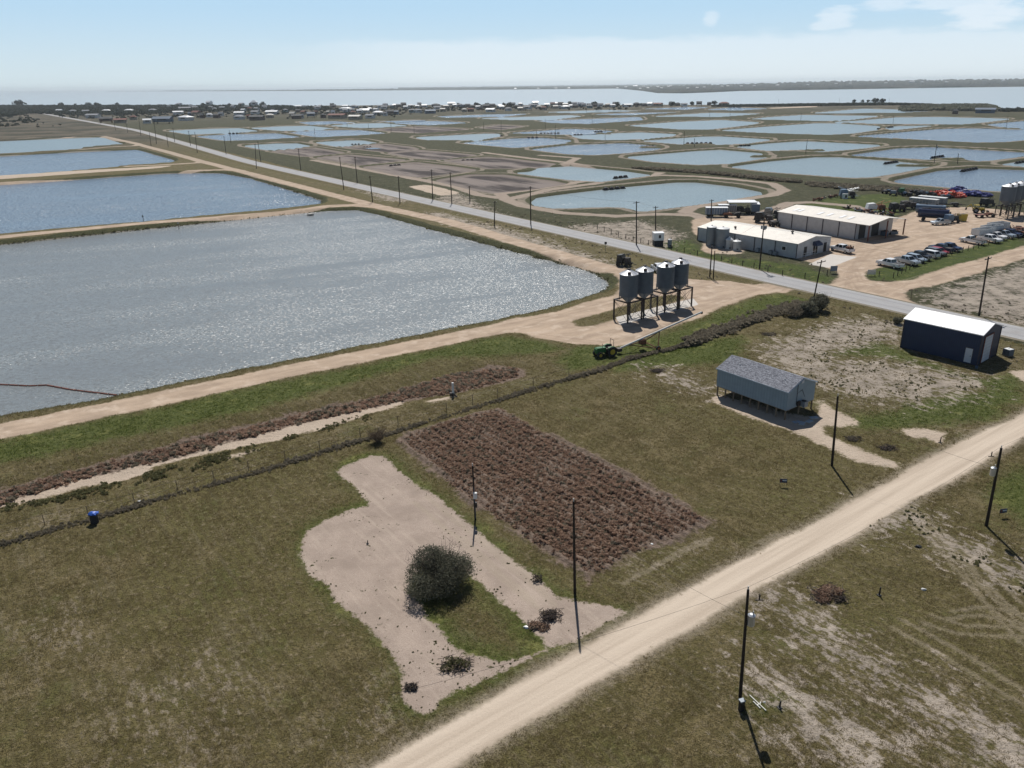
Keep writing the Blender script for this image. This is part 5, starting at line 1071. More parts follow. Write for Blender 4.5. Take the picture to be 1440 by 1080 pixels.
# aerators and other pond gear
AE=[(1309,223,1327,220.3),(1351,242,1374,237.8),(1427.5,230.4,1445,227.8),(1243,231.3,1262.5,228.4),(862,251.7,883,249.3),(847,268,880,265),(702,191.9,720,191.5),(740,194.4,758,194),(758,188.4,788,187.8),(806,190.4,820,190),(835,186.1,848,185.6),(963,202.4,1003,202),(978,210.9,997,210),(907,207,920,206.5),(1038,206,1056,205.3),(493,203.7,507,203.2),(547,234.5,564,233),(648,226.8,667,226),(510,207.3,523,206.8),(1233,181.9,1242,181.2),(1248,179.9,1256,179.2),(320,188.4,347,187.8),(1366,180.2,1385,179.6)]
AE.sort()
def aerator(T,n):
    for k in range(n):
        x=(k-(n-1)/2)*2.6
        MB().cyl((x-.9,-.5,.05),(x+.9,-.5,.05),.18,K['black'],n=7).cyl((x-.9,.5,.05),(x+.9,.5,.05),.18,K['black'],n=7).box((x,0,.5),(.5,.5,.5),K['navy']).cyl((x-.7,0,.35),(x+.7,0,.35),.42,DS,n=8).build('paddle_unit',T)
    MB().cyl((-(n)*1.3,0,.3),((n)*1.3,0,.3),.06,DS,n=5).build('shaft',T)
for i,(a,b_,c,d_) in enumerate(AE):
    A_=np.array(G(a,b_,WZ)); B_=np.array(G(c,d_,WZ)); dd=B_-A_; L=np.linalg.norm(dd); md=(A_+B_)/2
    L=min(L,45); n=max(3,min(9,round(L/3.2)))
    T=thing('pond_aerator',f'dark row of floating paddlewheel aerators, {ordn(i+1)} from the left among the ponds','aerator',(md[0],md[1],WZ+.1 if i not in (1,2) else -1.5+.35),math.atan2(dd[1],dd[0]),'aerator rows on the ponds'); s_=L/(n*2.7); aerator(T,n); T.scale=(s_,1.3,1.3)
# ---------------------------------------------------------------- far village
random.seed(21)
HS=[(84,158,8,'w'),(150,158.5,11,'W'),(181.7,158,11,'W'),(215,157.5,10,'g'),(131.7,166,18,'g'),(150,173,17,'d'),(170,173,17,'b'),(188,168.5,9,'b'),(207.5,173.5,11,'w'),(230,174,26,'n'),(103,159,9,'g'),(121,159,9,'g'),
(251,161,14,'w'),(260,155,16,'g'),(275,153.5,9,'g'),(262,169.5,20,'w'),(295,165,8,'w'),(305,166,9,'d'),(277,163,14,'b'),(295,149.6,9,'w'),(358,149.9,9,'w'),(337,162,14,'W'),(337,168,15,'g'),(383,161,17,'W'),(362,169,20,'d'),(360,162.5,12,'g'),(380,166,10,'t'),(350,167,6,'r'),(328,153.5,7,'g'),(417,167,14,'d'),(437.5,165.5,11,'n'),(445,161,5,'b'),(427,161,8,'b'),(420,152,9,'w'),(402,158,7,'e'),(372,153,6,'g'),(447,155,9,'g'),
(455,166,8,'d'),(462,161,6,'t'),(475,166.5,26,'b'),(486,156,16,'W'),(486,151.6,9,'w'),(498,152,11,'g'),(513,160,14,'W'),(520,156,7,'w'),(529,157,8,'w'),(532,161.8,14,'W'),(521,166.5,13,'g'),(500,168,18,'t'),(548,162,12,'d'),(557,161,8,'n'),(540,154.5,9,'g'),(542,151,7,'g'),(555,150.5,9,'w'),(577,151,9,'w'),(571,153,7,'w'),(588,158.5,10,'g'),(579,158.5,8,'e'),(605,159.5,15,'n'),(615,155.5,10,'g'),(613,150,11,'d'),(597,151,8,'w'),(635,149,11,'w'),(628,152,8,'t'),(647,150,9,'g'),(653,157.5,7,'t'),(662,157.2,9,'r'),(673,153,8,'w'),(671,149,8,'g'),(623,157,8,'t'),(590,149.5,6,'g'),
(676,156.5,6,'d'),(690,157.5,13,'w'),(684,153,11,'d'),(692,150,9,'d'),(715,156,9,'g'),(705,153,8,'w'),(732,148.7,7,'w'),(727,152,8,'d'),(732,155.5,8,'t'),(742,155.3,11,'g'),(753,147.8,8,'W'),(748,150.5,9,'g'),(758,153,7,'t'),(765,154.5,8,'b'),(769,149.8,7,'w'),(777,149.8,7,'b'),(782,148,9,'w'),(795,153,11,'W'),(795,149.5,8,'t'),(817,148,8,'n'),(808,149.5,8,'g'),(828,150,6,'d'),(855,150,8,'t'),(861,151,8,'w'),(882,150.5,13,'w'),(895,148.6,9,'d'),(786,152.5,6,'g'),(803,151.5,6,'w'),
(906,149.6,8,'d'),(924,149.6,15,'b'),(914,150,8,'w'),(953,149,7,'d'),(962,149.6,9,'g'),(983,148.6,8,'d'),(1018,148.6,14,'b'),(997,148,5,'d'),(1385,159,26,'n'),(1343,160.5,8,'d')]
RC={'w':('pale_roof','white_wall','pale-roofed'),'W':('white_roof','off_white','bright white-roofed'),'g':('grey_roof','white_wall','grey-roofed'),'d':('dark_roof','brown_wall','dark-roofed'),'b':('brown_red','tan_wall','brown-roofed'),'n':('slate_blue','slate_blue','blue-grey'),'t':('tan_roof','tan_wall','tan'),'r':('brick_red','brown_wall','dull red'),'e':('grey_roof','teal_wall','teal-walled')}
cacheH={}
def housemesh(kind,code):
    k=(kind,code)
    if k in cacheH: return cacheH[k]
    rm,wm,_=RC[code]; w_=MB(); r_=MB(); g_=MB()
    z0=0 if kind!='stilt' else .9
    # unit house, one metre long, one wide, one high to the eaves
    w_.box((0,0,(z0*.4+1)/2),(1,.96,1-z0*.4),K[wm])
    if kind=='stilt':
        for x in (-.45,.45):
            for y in (-.42,.42): w_.box((x,y,.17),(.05,.05,.42),K['wood'])
    if kind=='hip': r_.raw([(-.56,-.56,.97),(.56,-.56,.97),(.56,.56,.97),(-.56,.56,.97),(-.2,0,1.42),(.2,0,1.42)],[(0,1,5,4),(1,2,5),(2,3,4,5),(3,0,4),(0,3,2,1)],K[rm])
    else: r_.raw([(-.54,-.57,.96),(.54,-.57,.96),(.54,.57,.96),(-.54,.57,.96),(-.54,0,1.36),(.54,0,1.36)],[(0,1,5,4),(1,2,5),(2,3,4,5),(3,0,4),(0,3,2,1)],K[rm])
    g_.box((.05,-.485,.68 if kind!='stilt' else .78),(.5,.02,.3 if kind!='stilt' else .22),K['glass'])
    cacheH[k]=(w_.mesh('wall'),r_.mesh('roof'),g_.mesh('window')); return cacheH[k]
re_=random.Random(77); 
for k in range(95):
    x=re_.uniform(235,885); y=re_.uniform(149.3,152.8) if (x>560 or re_.random()<.3) else re_.uniform(152,166.5)
    if x>600: y=min(y,153.5)
    if all(abs(x-h[0])>5 or abs(y-h[1])>1.2 for h in HS): HS.append((round(x,1),round(y,1),re_.uniform(5,8.5),re_.choice('ggddbtnwgde')))
rows={'nearest':[], 'middle':[], 'shoreline':[]}
for h in HS: rows['nearest' if h[1]>160 else 'middle' if h[1]>153.2 else 'shoreline'].append(h)
for rn,lst in rows.items():
    lst.sort()
    for i,(x,y,wpx,c) in enumerate(lst):
        X,Y=G(x,y); s=(y-(HOR0+HSL*x))*.93/H; L=1.0*wpx/s; kind=['gable','hip','gable','stilt'][(i*7+len(lst))%4] if L<22 else 'gable'
        if (x,y) in ((150,158.5),(181.7,158)): kind='hip'
        wd=min(L*.62,11); ht=4.4 if L>16 else 4.0; ht=max(ht,2.2/s)
        if kind=='stilt': ht*=1.35
        if (x,y) in ((295,149.6),(358,149.9)): ht=9.0
        T=thing('village_house',f'{RC[c][2]} house in the {rn} row of the far village, {ordn(i+1)} from the left','house',(X,Y,0),R(random.choice([-15,0,5,20,-30])),'houses of the far village')
        m_=housemesh(kind,c)
        for nm,me in zip(('wall','roof','window'),m_): o=bpy.data.objects.new(nm,me); COL.objects.link(o); o.parent=T
        T.scale=(L*.92,wd,ht)
# ---------------------------------------------------------------- trees: leafy crowns from many small faces
def leafcloud(n,rx,ry,rz,cz,size,seed,clumps=9,flat=.3,spread=1.0):
    rr=np.random.default_rng(seed); cc=rr.normal(size=(clumps,3)); cc/=np.linalg.norm(cc,axis=1,keepdims=True); cc*=rr.uniform(.25,.75,(clumps,1)); cc[:,2]=np.abs(cc[:,2])*.9-.15
    k=rr.integers(0,clumps,n); d=rr.normal(size=(n,3)); d/=np.linalg.norm(d,axis=1,keepdims=True); p=cc[k]+d*rr.uniform(.55,1,(n,1))**.5*rr.uniform(.28,.46,(n,1))*spread
    p=p*np.array([rx,ry,rz])+np.array([0,0,cz]); 
    u=rr.normal(size=(n,3)); u/=np.linalg.norm(u,axis=1,keepdims=True); w_=rr.normal(size=(n,3)); v_=np.cross(u,w_); v_/=np.linalg.norm(v_,axis=1,keepdims=True)
    s=size*rr.uniform(.5,1.4,(n,1)); V_=np.stack([p-u*s-v_*s*.45,p+u*s-v_*s*.45,p+u*s*.6+v_*s*.6,p-u*s*.6+v_*s*.6],1).reshape(-1,3)
    F_i=np.arange(4*n).reshape(-1,4); sh=np.repeat(rr.uniform(0,1,n)*.5+np.repeat(rr.uniform(0,.5,clumps)[k],1),4)
    return V_,F_i,sh
def leafmat(name,a,b_,rough=.8):
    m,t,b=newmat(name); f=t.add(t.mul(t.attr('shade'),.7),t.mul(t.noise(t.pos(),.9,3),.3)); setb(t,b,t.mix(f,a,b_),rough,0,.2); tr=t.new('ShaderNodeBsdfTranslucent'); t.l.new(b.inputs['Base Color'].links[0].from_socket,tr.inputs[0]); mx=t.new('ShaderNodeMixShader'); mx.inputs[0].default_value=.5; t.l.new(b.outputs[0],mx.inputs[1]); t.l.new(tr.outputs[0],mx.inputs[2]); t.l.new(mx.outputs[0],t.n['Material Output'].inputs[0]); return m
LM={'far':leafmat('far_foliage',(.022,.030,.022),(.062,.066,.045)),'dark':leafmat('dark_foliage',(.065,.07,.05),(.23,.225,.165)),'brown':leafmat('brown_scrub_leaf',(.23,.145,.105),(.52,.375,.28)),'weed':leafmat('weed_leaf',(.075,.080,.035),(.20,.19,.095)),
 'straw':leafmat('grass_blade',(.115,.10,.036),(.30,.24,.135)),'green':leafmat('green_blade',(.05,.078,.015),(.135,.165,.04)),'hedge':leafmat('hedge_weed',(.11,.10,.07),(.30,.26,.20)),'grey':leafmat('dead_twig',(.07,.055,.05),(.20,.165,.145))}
def treeproto(seed,rx,rz,n=420,mat='far',h0=1.4,size=.34):
    V_,F_i,sh=leafcloud(n,rx,rx,rz,h0+rz*.65,size,seed)
    cr=meshobj('crown',V_,F_i,[LM[mat]],attrs={'shade':sh},link=False); tr=MB(); tr.cyl((0,0,-.3),(.1,0,h0+rz*.5),.22,K['pole_wood'],.12,n=7)
    rr=random.Random(seed)
    for k in range(6): a=k*1.05+rr.random(); tr.cyl((.05,0,h0*.7+k*.12),(rx*.6*math.cos(a),rx*.6*math.sin(a),h0+rz*rr.uniform(.4,.9)),.09,K['pole_wood'],.03,n=5)
    return cr.data,tr.mesh('trunk')
TP=[treeproto(1,2.6,2.6),treeproto(2,3.0,2.4),treeproto(3,2.2,3.0),treeproto(4,1.8,1.7,300,'far',.6),treeproto(5,3.0,3.2,420,'far',-.6),treeproto(6,2.8,2.8,420,'far',-.4)]
def tree(x,y,wpx,label,group='trees of the far village',proto=None,hf=1.0):
    X,Y=G(x,y); s=(y-(HOR0+HSL*x))*.93/H; w_=wpx/s; p_=TP[proto if proto is not None else random.randrange(3)]
    T=thing('round_tree',label,'tree',(X,Y,0),random.uniform(0,6),group); k=w_/5.6; T.scale=(k,k,k*hf)
    for nm,me in zip(('crown','trunk'),p_): o=bpy.data.objects.new(nm,me); COL.objects.link(o); o.parent=T
BT=[(670,150,10),(685,149.5,8),(716,150.5,11),(801,148,9),(837.5,150,12),(868,150,11),(902,148.5,6),(945,149.4,11),(974,148,9),(1004,147,9),(1213,143.8,6),(1220,143.8,6),(1231,144.5,11),(1239.5,144.5,10),(27.5,149.5,15),(370,149.8,11),(286,149.5,8),(353,149.8,9),(1200,144.6,8),(1431,154.5,7),(125,149.5,9),(135,149.5,9),(87,149.6,9)]
BT.sort()
for i,(x,y,w_) in enumerate(BT): tree(x,y,w_,f'large rounded tree on the shore line, {ordn(i+1)} from the left','big trees on the far shore line',4+i%2,1.0)
rt=random.Random(5); sm=[]
for k in range(250):
    x=rt.uniform(60,890); y=rt.choice([rt.uniform(149,154),rt.uniform(153,168)]) if x<560 else rt.uniform(149,157.5)
    if x>600: y=min(y,155)
    sm.append((x,y,rt.uniform(3.5,7.5)))
for x,y in ((53,176),(61,174),(53.5,180),(37,172),(85,177),(75,178),(17,178),(23,177)): sm.append((x,y,rt.uniform(4,6)))
sm.sort()
for i,(x,y,w_) in enumerate(sm): tree(x,y,w_,f'small dark village tree, {ordn(i+1)} from the left' if i<99 else (f'small dark village tree, {ordn(len(sm)-i)} from the right' if len(sm)-i<=99 else f'small dark tree near the middle of the village, {ordn(i-98)} after the left hundred'),'small trees between the village houses',3 if i%2 else None,.75)
# woods and scrub that read as one mass
def inside(P_,poly): 
    return sdf(P_,poly,pad=5)>0
def scatterpoly(poly,n,rg):
    poly=np.asarray(poly); lo,hi=poly.min(0),poly.max(0); out=[]; c=0
    while c<n:
        q=rg.uniform(lo,hi,(n*2,2)); q=q[inside(q,poly)]; out.append(q); c+=len(q)
        if c==0 and len(out)>60: break
    return np.vstack(out)[:n]
def clumpfield(name,pts,zs,scales,tmplV,tmplF,tmplS,mat,rg,tiltcol=.5,zs_scale=None):
    n=len(pts); a=rg.uniform(0,2*math.pi,n); ca,sa=np.cos(a),np.sin(a); s=scales[:,None]
    x=tmplV[None,:,0]*s; y=tmplV[None,:,1]*s; z=tmplV[None,:,2]*(zs_scale[:,None] if zs_scale is not None else s)
    X=x*ca[:,None]-y*sa[:,None]+pts[:,0:1]; Y=x*sa[:,None]+y*ca[:,None]+pts[:,1:2]; Zz=z+zs[:,None]
    V_=np.stack([X,Y,Zz],-1).reshape(-1,3); F_i=(tmplF[None]+np.arange(n)[:,None,None]*len(tmplV)).reshape(-1,tmplF.shape[1])
    sh=(tmplS[None,:]*(1-tiltcol)+rg.uniform(0,1,(n,1))*tiltcol).ravel()
    o=meshobj(name,V_,F_i,[mat],attrs={'shade':sh}); o['kind']='stuff'; return o
rg=np.random.default_rng(3)
cV,cF,cS=leafcloud(46,1,1,.75,.45,.34,8,5)
def wood(name,polypx,n,smin,smax,mat,hs=1.0,poly=None):
    poly=chaikin(GP(polypx)) if poly is None else poly
    P_=scatterpoly(poly,n,rg); zz=fields(P_)['z']; sc=rg.uniform(smin,smax,len(P_)); clumpfield(name,P_,zz,sc,cV,cF,cS,mat,rg,.5,sc*hs)
wood('scrub_woodland',[(-300,152),(0,149),(200,148.5),(330,149),(460,151),(470,155),(300,157),(140,163),(45,160),(0,166),(-300,170)],7000,2.5,5.0,LM['far'],1.0)
wood('scrub_woodland',[(-300,166),(0,164),(40,162),(60,168),(40,175),(0,180),(-300,186)],500,1.5,3.2,LM['far'],.8)
wood('scrub_woodland',[(1262,153),(1300,149.5),(1390,149),(1402,153),(1405,158),(1380,157),(1300,155),(1270,156)],1300,3.0,5.0,LM['dark'],1.0)
wood('scrub_woodland',[(1000,149),(1080,148),(1150,147),(1240,146),(1310,147.5),(1312,149),(1240,148),(1150,149.5),(1080,150),(1000,150.5)],1600,2.0,3.4,LM['far'],1.0)
wood('scrub_woodland',[(1398,155),(1440,154),(1500,154),(1500,157),(1440,157.5),(1405,157.5)],220,2.0,3.5,LM['far'],1.0)
wood('scrub_woodland',[(60,158),(240,157),(440,153.5),(540,152),(560,156),(440,160),(240,168),(100,168)],420,1.6,3.2,LM['far'],.9)
wood('scrub_woodland',[(440,153),(600,150),(900,149.5),(900,151),(760,153),(640,156),(560,163),(440,166)],520,1.5,2.8,LM['far'],.9)
# dark weeds along the strip between the far ponds and along the yard
wood('strip_weeds',[(880,236),(930,238),(1000,243),(1080,251),(1130,256),(1130,259),(1070,254),(990,245),(900,238.5)],420,.6,1.6,LM['hedge'],.9)
wood('strip_weeds',[(1130,256),(1230,262),(1300,268),(1390,277),(1300,273),(1200,268),(1130,262)],650,.5,1.2,LM['hedge'],.8)
# ---------------------------------------------------------------- far shores
m,t,b=newmat('far_land'); p=t.pos(); n=t.noise(p,.004,5,.65); n2=t.noise(p,.02,3,.6); setb(t,b,t.mix(t.ss(t.add(t.mul(n,.6),t.mul(n2,.4)),.42,.6),(.022,.030,.030),(.085,.085,.070)),1,0,.05)
def farland(name,px,zt,depth,seed):
    "low land across the bay: a shore line carried inland, rising gently, with an uneven top"
    rr=np.random.default_rng(seed); pts=[]
    for (x0,y0),(x1,y1) in zip(px[:-1],px[1:]):
        k=max(2,int(abs(x1-x0)/2.5)); pts+=[(x0+(x1-x0)*i/k,y0+(y1-y0)*i/k) for i in range(k)]
    pts.append(px[-1]); g=np.array([G(x,y,-1.2) for x,y in pts]); d=g/np.linalg.norm(g,axis=1,keepdims=True)
    fr=[0,.01,.05,.15,.3,.5,.75,1]; V_=[];
    for j,f in enumerate(fr):
        for i in range(len(g)):
            hh=-2 if j==0 else zt(pts[i][0])*(.15+.85*f)*(.78+.44*rr.random()) ; q=g[i]+d[i]*depth*f; V_.append((q[0],q[1],hh))
    n=len(g); F_i=[(j*n+i,j*n+i+1,(j+1)*n+i+1,(j+1)*n+i) for j in range(len(fr)-1) for i in range(n-1)]
    o=meshobj(name,np.array(V_),F_i,[m],smooth=False); o['kind']='structure'; return o
farland('far_shore',[(868,124.5),(885,126),(905,128),(925,131),(960,131.3),(1000,130),(1040,128),(1120,126.8),(1240,124.8),(1340,123.2),(1440,121.9),(1600,119),(1800,116)],lambda x: 7+min(1,max(0,(x-880)/300))*27,3800,4)
farland('barrier_island',[(150,128.6),(220,128.4),(330,128.2),(440,127.9),(560,127),(680,126.2),(800,125.3),(900,124.2)],lambda x:(2 if x<230 else 7 if x<420 else 10),1500,6)
farland('barrier_island',[(560,125.0),(700,123.6),(860,121.6),(1000,120)],lambda x:12,2500,8)
hp=[(725,125.2),(757,125),(782,124.8),(800,124.5),(868,124.5),(880,123.4),(893,123),(905,122.8),(925,124),(930,126),(940,123.5),(943,122.6),(967,127),(980,126.7),(990,126),(1015,125),(1023,124),(1042,125),(1060,124.5),(1092,124.9),(1093.5,124),(1135,124.6),(1175,123.4),(1195,122.6),(1245,121.6),(1281,120.4),(1296,119.5),(1330,119.8),(1391,115.5),(1410,117.2),(900,126.5),(911,125.5)]
hp.sort()
for i,(x,y) in enumerate(hp):
    X,Y=G(x,y+1.2,0); D=math.hypot(X,Y); w_=D*(5.5 if x in(1281,893,1391) else 3.2)/F_; zz=7 if x<880 else 10+min(1,max(0,(x-880)/300))*16
    mz=housemesh('gable','W' if i%3==0 else 'w'); T=thing('distant_house',f'tiny pale building on the far shore across the bay, {ordn(i+1)} from the left','house',(X,Y,zz*.8),0,'buildings across the bay')
    for nm,me in zip(('wall','roof'),m_ if False else mz[:2]): o=bpy.data.objects.new(nm,me); COL.objects.link(o); o.parent=T
    T.scale=(w_,w_*.6,min(9,w_*.28))
# ---------------------------------------------------------------- near plants
def twigs(mb,n,h,r0,mat,seed,spread=.7,lev=1,base=(0,0,0),rr0=.03):
    rr=random.Random(seed)
    for k in range(n):
        a=rr.uniform(0,6.28); s=rr.uniform(.15,1)*spread; p0=Vector(base)+Vector((rr.uniform(-.1,.1)*r0,rr.uniform(-.1,.1)*r0,0)); hh=h*rr.uniform(.6,1)
        p1=p0+Vector((math.cos(a)*s*r0*.5,math.sin(a)*s*r0*.5,hh*.5)); p2=p0+Vector((math.cos(a+.3)*s*r0,math.sin(a+.3)*s*r0,hh))
        mb.cyl(p0,p1,rr0,mat,rr0*.6,n=4,caps=False).cyl(p1,p2,rr0*.6,mat,rr0*.2,n=4,caps=False)
        for j in range(lev*2):
            q=p1.lerp(p2,rr.random()); mb.cyl(q,q+Vector((rr.uniform(-.5,.5),rr.uniform(-.5,.5),rr.uniform(.1,.5)))*r0*.45,rr0*.35,mat,rr0*.1,n=3,caps=False)
def bush(x,y,w_,h,label,mat,n,seed,size=.10,cl=14,name='bush',flat=1.0,tw=60):
    T=thing(name,label,'bush',GL(x,y)); V_,F_i,sh=leafcloud(n,w_/2,w_/2*flat,h*.62,h*.42,size,seed,cl,spread=1.15)
    V_[:,2]=np.maximum(V_[:,2],.03); meshobj('foliage',V_,F_i,[LM[mat]],attrs={'shade':sh},parent=T)
    mb=MB(); twigs(mb,tw,h*1.05,w_*.5,K['pole_wood'] if mat!='grey' else K['wood'],seed,.95,2); mb.build('branches',T); return T
bush(617,824,5.7,3.2,'big dark twiggy bush standing on the cleared pink lot','dark',30000,12,.05,17,tw=70)
bush(1154,437,4.2,3.2,'dark rounded bush at the foot of the leaning roadside pole','dark',5200,6,.12,14)
bush(1137,441,4.0,2.4,'lower dark bush left of the rounded bush by the highway','dark',4200,7,.12,12)
bush(1117,443,4.4,1.6,'greyish thorny thicket at the end of the weedy hedge line','hedge',3800,8,.11,12)
bush(1262,455,2.2,1.3,'small dark shrub pressed against the back corner of the navy shed','dark',1600,9,.09,8)
bush(532,622,2.8,1.5,'bare grey thorn bush on the fence line above the cleared lot','grey',500,10,.04,10,tw=160)
def brush(x,y,w_,h,label,seed,mat='grey',n=900,cat='brush pile'):
    T=thing('brush_pile',label,cat,GL(x,y)); rr=random.Random(seed); mb=MB()
    for k in range(90):
        a=rr.uniform(0,6.28); c_=Vector((rr.uniform(-.45,.45)*w_,rr.uniform(-.3,.3)*w_,rr.uniform(.03,h*.6))); d=Vector((math.cos(a),math.sin(a)*.8,rr.uniform(-.1,.45)))*rr.uniform(.3,.8)*w_*.45
        mb.cyl(c_-d*.5,c_+d*.5,.028,K['dark_steel'] if k%3 else K['wood'],.01,n=4,caps=False)
    mb.build('branches',T); V_,F_i,sh=leafcloud(n,w_*.5,w_*.36,h*.7,h*.2,.07,seed,9); V_[:,2]=np.maximum(V_[:,2],.02); meshobj('foliage',V_,F_i,[LM[mat]],attrs={'shade':sh},parent=T); return T
brush(642,938,2.3,.8,'pile of cut grey-green branches at the lower end of the cleared lot',1,'weed')
brush(774,868,1.9,.6,'pile of dark dry branches on the narrow arm of the cleared lot',2,'grey')
brush(757,883,1.7,.5,'low brown weeds around a white scrap near the grass island',3,'brown')
brush(578,968,1.0,.4,'small dark pile of sticks at the left edge of the cleared lot bottom',4,'grey',300)
brush(1163,838,3.2,.9,'mound of brown dirt and debris right of the gravel road',5,'brown',2200,'debris mound')
brush(1182,846,1.0,.5,'pale debris at the right end of the brown mound',6,'grey',300,'debris')
brush(1200,617,2.0,.4,'dark rubble heap on the grass past the raised shed',7,'hedge',700,'debris')
brush(1247,630,2.2,.4,'grey rubble on the grass between the raised shed and the gravel road',8,'grey',500,'debris')
brush(925,522,2.2,.5,'pale and dark rubble heap on the grass near the hedge',9,'grey',600,'debris')
brush(1081,470,2.6,.4,'heap of dark boards and brush beside the hedge end',10,'hedge',700,'debris')
brush(756,818,.9,.9,'single dry upright branch on the arm of the cleared lot',12,'grey',60,'dead branch')
def rock(x,y,s,mat,label,sd): tag(MB().blob((0,0,s*.2),(s,s*.7,s*.45),mat,sd,8,5,.3).box((s*.3,0,s*.15),(s*.8,s*.6,s*.2),mat,.5).build('scrap'),label,'scrap',None,GL(x,y))
rock(740,884,.22,K['white'],'white plastic scrap in the weeds at the grass island corner',1); rock(916,767,.16,K['white'],'small white scrap at the near edge of the brown scrub',2); rock(197,706,.2,K['white'],'small white scrap by the fence line right of the blue tarp',3)
rock(1298,830,.22,K['off_white'],'pale flat scrap on the bare grass past the gravel road',4); rock(1291,770,.28,K['black'],'small black box-like scrap on the grass right of the gravel road',5)
rock(1075,988,.1,K['light_tank'],'small pale scrap beside the white pipe',7)
# ---------------------------------------------------------------- grass and scrub, uncountable
def blades(nb,h,w_,spread,seed):
    rr=np.random.default_rng(seed); V_=[];F_i=[];S_=[]
    for k in range(nb):
        a=rr.uniform(0,6.28); b_=rr.uniform(0,6.28); r=rr.uniform(0,spread); x,y=r*math.cos(b_),r*math.sin(b_); hh=h*rr.uniform(.5,1); lx,ly=rr.normal(0,.35,2)*hh; i=len(V_)
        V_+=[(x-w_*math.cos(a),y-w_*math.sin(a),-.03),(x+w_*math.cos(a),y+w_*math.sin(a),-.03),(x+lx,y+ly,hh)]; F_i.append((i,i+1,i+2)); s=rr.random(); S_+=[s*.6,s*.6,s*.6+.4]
    return np.array(V_),np.array(F_i),np.array(S_)
def samp(n,az0,az1,d0,d1,rg):
    "points on the ground, thinner with distance"
    u=rg.uniform(0,1,n); d=1/(1/d0+(1/d1-1/d0)*u); d=d0*(d1/d0)**u; a=np.radians(rg.uniform(az0,az1,n)); return np.stack([d*np.sin(a),d*np.cos(a)],1)
rg=np.random.default_rng(9)
P_=samp(330000,-47,45,34,150,rg); f=fields(P_)
bare=np.maximum.reduce([f['gravel']-.3,f['lot']-.2,f['yard']-.4,f['pad'],f['berm']-.4,f['sand'],f['pond']+.6,-np.abs(f['hwy'])+0*f['hwy']]) 
ok=(np.maximum.reduce([f['gravel']+.2+rg.normal(0,.22,len(P_)),f['lot']+.1+rg.normal(0,.3,len(P_)),f['yard']+.2,f['pad'],f['berm']+.1,f['sand']+.2,f['pond']+.4])<0)&(f['hwy']<-4.4)&(f['brown']<.2)
ins=(P_[:,0]-54.6,P_[:,1]-111.3)
for (cx,cy,an,L,W_) in ((54.6,111.3,-49.5,11.1,6.8),(22.4,92.8,-52.3,10.7,5.6)):
    dx,dy=P_[:,0]-cx,P_[:,1]-cy; u=dx*math.cos(R(an))+dy*math.sin(R(an)); v_=-dx*math.sin(R(an))+dy*math.cos(R(an)); ok&=~((u>-.2)&(u<L+.2)&(v_>-.2)&(v_<W_+.2))
nz=vnoise(P_[:,0],P_[:,1],2.6,31)*.6+vnoise(P_[:,0],P_[:,1],.9,32)*.4; ok&=rg.uniform(0,1,len(P_))<(.25+1.1*np.clip(nz-.25,0,1)); ok&=~((f['mott']>0)&(rg.uniform(0,1,len(P_))<.62))
ok&=~((f['rut']>.05)&(rg.uniform(0,1,len(P_))<.85))
gr=ok&(f['green']+rg.normal(0,1.2,len(P_))>0); st=ok&~gr
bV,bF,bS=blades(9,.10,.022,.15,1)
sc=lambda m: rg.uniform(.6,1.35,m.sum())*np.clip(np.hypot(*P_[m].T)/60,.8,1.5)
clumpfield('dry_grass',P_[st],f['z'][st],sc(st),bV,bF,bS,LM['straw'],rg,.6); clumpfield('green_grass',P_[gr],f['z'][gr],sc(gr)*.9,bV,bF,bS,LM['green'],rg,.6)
# scattered weeds on the bare lot and on the patchy ground
P_=samp(5200,-25,12,36,80,rg); f=fields(P_); e=f['lot']; ns=vnoise(P_[:,0],P_[:,1],4.5,40)
ok=(e>0)&((rg.uniform(0,1,len(P_))<.55*np.exp(-e/.45))|((ns>.62)&(rg.uniform(0,1,len(P_))<.22))); wV,wF,wS=leafcloud(18,1,1,.55,.3,.42,12,4)
P_=P_[ok]; clumpfield('lot_weeds',P_,f['z'][ok],rg.uniform(.04,.12,len(P_)),wV,wF,wS,LM['weed'],rg)
P_=samp(14000,20,45,60,150,rg); f=fields(P_); ok=(f['mott']>0)&(f['track']<-1)&(vnoise(P_[:,0],P_[:,1],2.2,41)>.55)&(rg.uniform(0,1,len(P_))<.6); P_=P_[ok]; clumpfield('patch_weeds',P_,f['z'][ok],rg.uniform(.08,.24,len(P_)),wV,wF,wS,LM['weed'],rg)
# brown scrub in its rows
sV,sF,sS=leafcloud(40,1,1,.75,.42,.24,14,6)
def scrub(name,poly,n,smin,smax,mat,rowstep=0,hs=1.0,keep=1.0):
    P_=scatterpoly(poly,n,rg); P_=P_[rg.uniform(0,1,len(P_))<.35+1.5*np.clip(vnoise(P_[:,0],P_[:,1],2.4,51)*.6+vnoise(P_[:,0],P_[:,1],.9,52)*.4-.2,0,1)]
    if rowstep:
        ax=v2(HV); q=P_@ax; k=np.round(q/rowstep)*rowstep+rg.normal(0,.17,len(q)); P_=P_+np.outer(k-q,ax)*.9
    P_=P_+rg.normal(0,.26,P_.shape)*np.array([1,1]); z=fields(P_)['z']; s=rg.uniform(smin,smax,len(P_))*(.7+.6*vnoise(P_[:,0],P_[:,1],3.2,50)); clumpfield(name,P_,z-.05,s,sV,sF,sS,mat,rg,.75,s*hs)
scrub('brown_scrub',gBrown[0],10500,.10,.27,LM['brown'],1.0,1.0)
scrub('grey_scrub',gBrown[0],1500,.12,.28,LM['hedge'],1.0,1.0)
scrub('ditch_scrub',gBrown[1],2600,.15,.42,LM['brown'],0,1.1); scrub('ditch_scrub',gBrown[1],600,.25,.55,LM['hedge'],0,1.0)
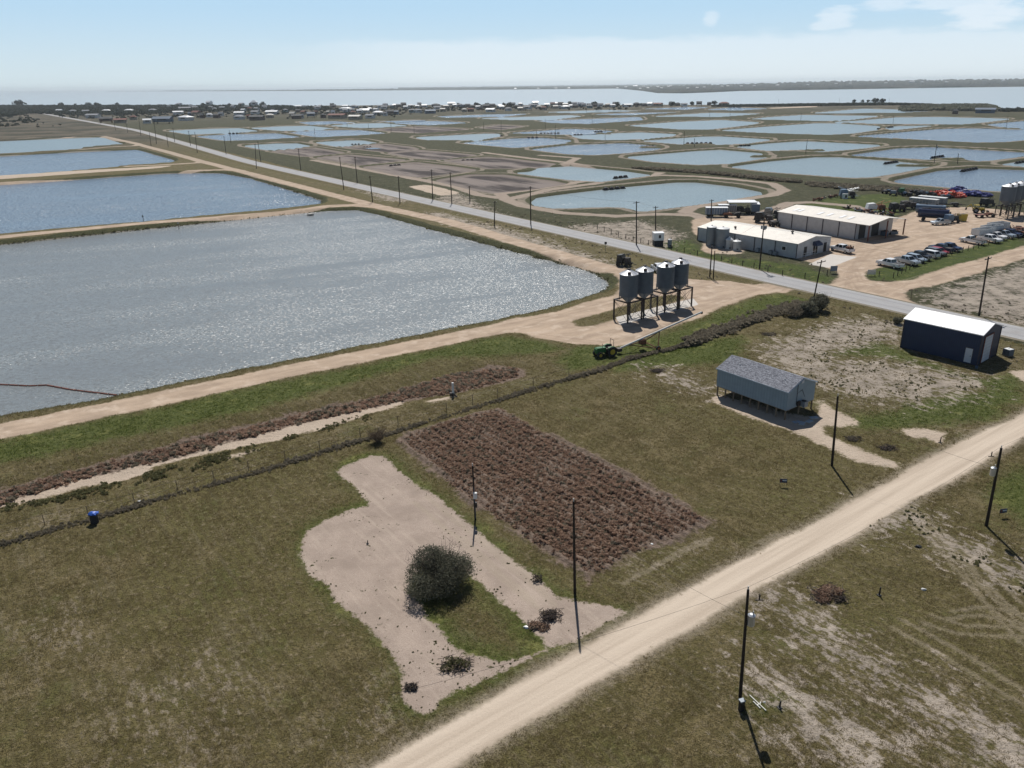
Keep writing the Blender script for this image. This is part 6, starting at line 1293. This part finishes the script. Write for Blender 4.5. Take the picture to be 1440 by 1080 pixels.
def alongline(pl,n,wd,rg):
    pl=np.asarray(pl); L=np.linalg.norm(np.diff(pl,axis=0),axis=1); c=np.r_[0,np.cumsum(L)]; s=rg.uniform(0,c[-1],n); i=np.clip(np.searchsorted(c,s)-1,0,len(L)-1); d=(pl[i+1]-pl[i])/L[i][:,None]; q=pl[i]+d*(s-c[i])[:,None]; return q+np.stack([-d[:,1],d[:,0]],1)*rg.normal(0,wd,(n,1))
P_=alongline(gHedge,4600,.26,rg); P_=P_[rg.uniform(0,1,len(P_))<.3+1.2*vnoise(P_[:,0],P_[:,1],2.5,61)]; z=fields(P_)['z']; u=np.clip((P_[:,0]-2)/20,0,1); s=rg.uniform(.12,.28,len(P_))*(.45+.8*vnoise(P_[:,0],P_[:,1],4,60))*(1+1.3*u); clumpfield('hedge_weeds',P_,z,s,sV,sF,sS,LM['hedge'],rg,.6,s*1.25)
P_=alongline(GP([(972,481),(1006,468),(1061,449),(1100,434),(1135,428)]),900,.8,rg); z=fields(P_)['z']; s=rg.uniform(.3,.7,len(P_)); clumpfield('hedge_weeds',P_,z,s,sV,sF,sS,LM['hedge'],rg,.6)
P_=alongline(GP([(-100,738),(0,716),(100,697),(208,672),(300,648),(430,607),(560,572)]),1100,.8,rg); P_=P_[rg.uniform(0,1,len(P_))<2.4*(vnoise(P_[:,0],P_[:,1],2.2,62)-.38)]; z=fields(P_)['z']; s=rg.uniform(.12,.34,len(P_)); clumpfield('ditch_weeds',P_,z,s,sV,sF,sS,LM['weed'],rg,.6)
P_=alongline(gHwy[4:11],1300,9,rg); f=fields(P_); ok=(f['hwy']<-5)&(f['yard']<-1)&(f['pond']<-2)&(f['berm']<-1); P_=P_[ok]; s=rg.uniform(.12,.36,len(P_)); clumpfield('roadside_weeds',P_,f['z'][ok],s,sV,sF,sS,LM['hedge'],rg,.6)
# dark fringe of reeds on the pond banks facing the light
P_=np.vstack([alongline(np.vstack([g_,g_[:1]]),int(2200 if i==0 else 1100),.35,rg) for i,g_ in enumerate(gW)]); f=fields(P_); ok=(f['pond']<.5)&(np.hypot(*P_.T)<420); P_=P_[ok]; s=rg.uniform(.15,.32,len(P_)); clumpfield('bank_grass',P_,f['z'][ok],s,sV,sF,sS,LM['weed'],rg,.6)
# ---------------------------------------------------------------- air
hm,t,b=newmat('haze_air'); t.n.remove(b); vp=t.new('ShaderNodeVolumePrincipled'); vp.inputs['Color'].default_value=(.85,.94,1,1); vp.inputs['Density'].default_value=6.5e-5; vp.inputs['Anisotropy'].default_value=.4
t.l.new(vp.outputs[0],t.n['Material Output'].inputs['Volume'])
x0,x1,y0,y1,z0,z1=-12000,9000,-1500,17000,-9,75
hv=[(x,y,z) for z in (z0,z1) for y in (y0,y1) for x in (x0,x1)]
me=bpy.data.meshes.new('haze'); me.from_pydata(hv,[],[(0,2,3,1),(4,5,7,6),(0,1,5,4),(2,6,7,3),(0,4,6,2),(1,3,7,5)]); me.materials.append(hm)
o=bpy.data.objects.new('haze',me); COL.objects.link(o); o['kind']='stuff'
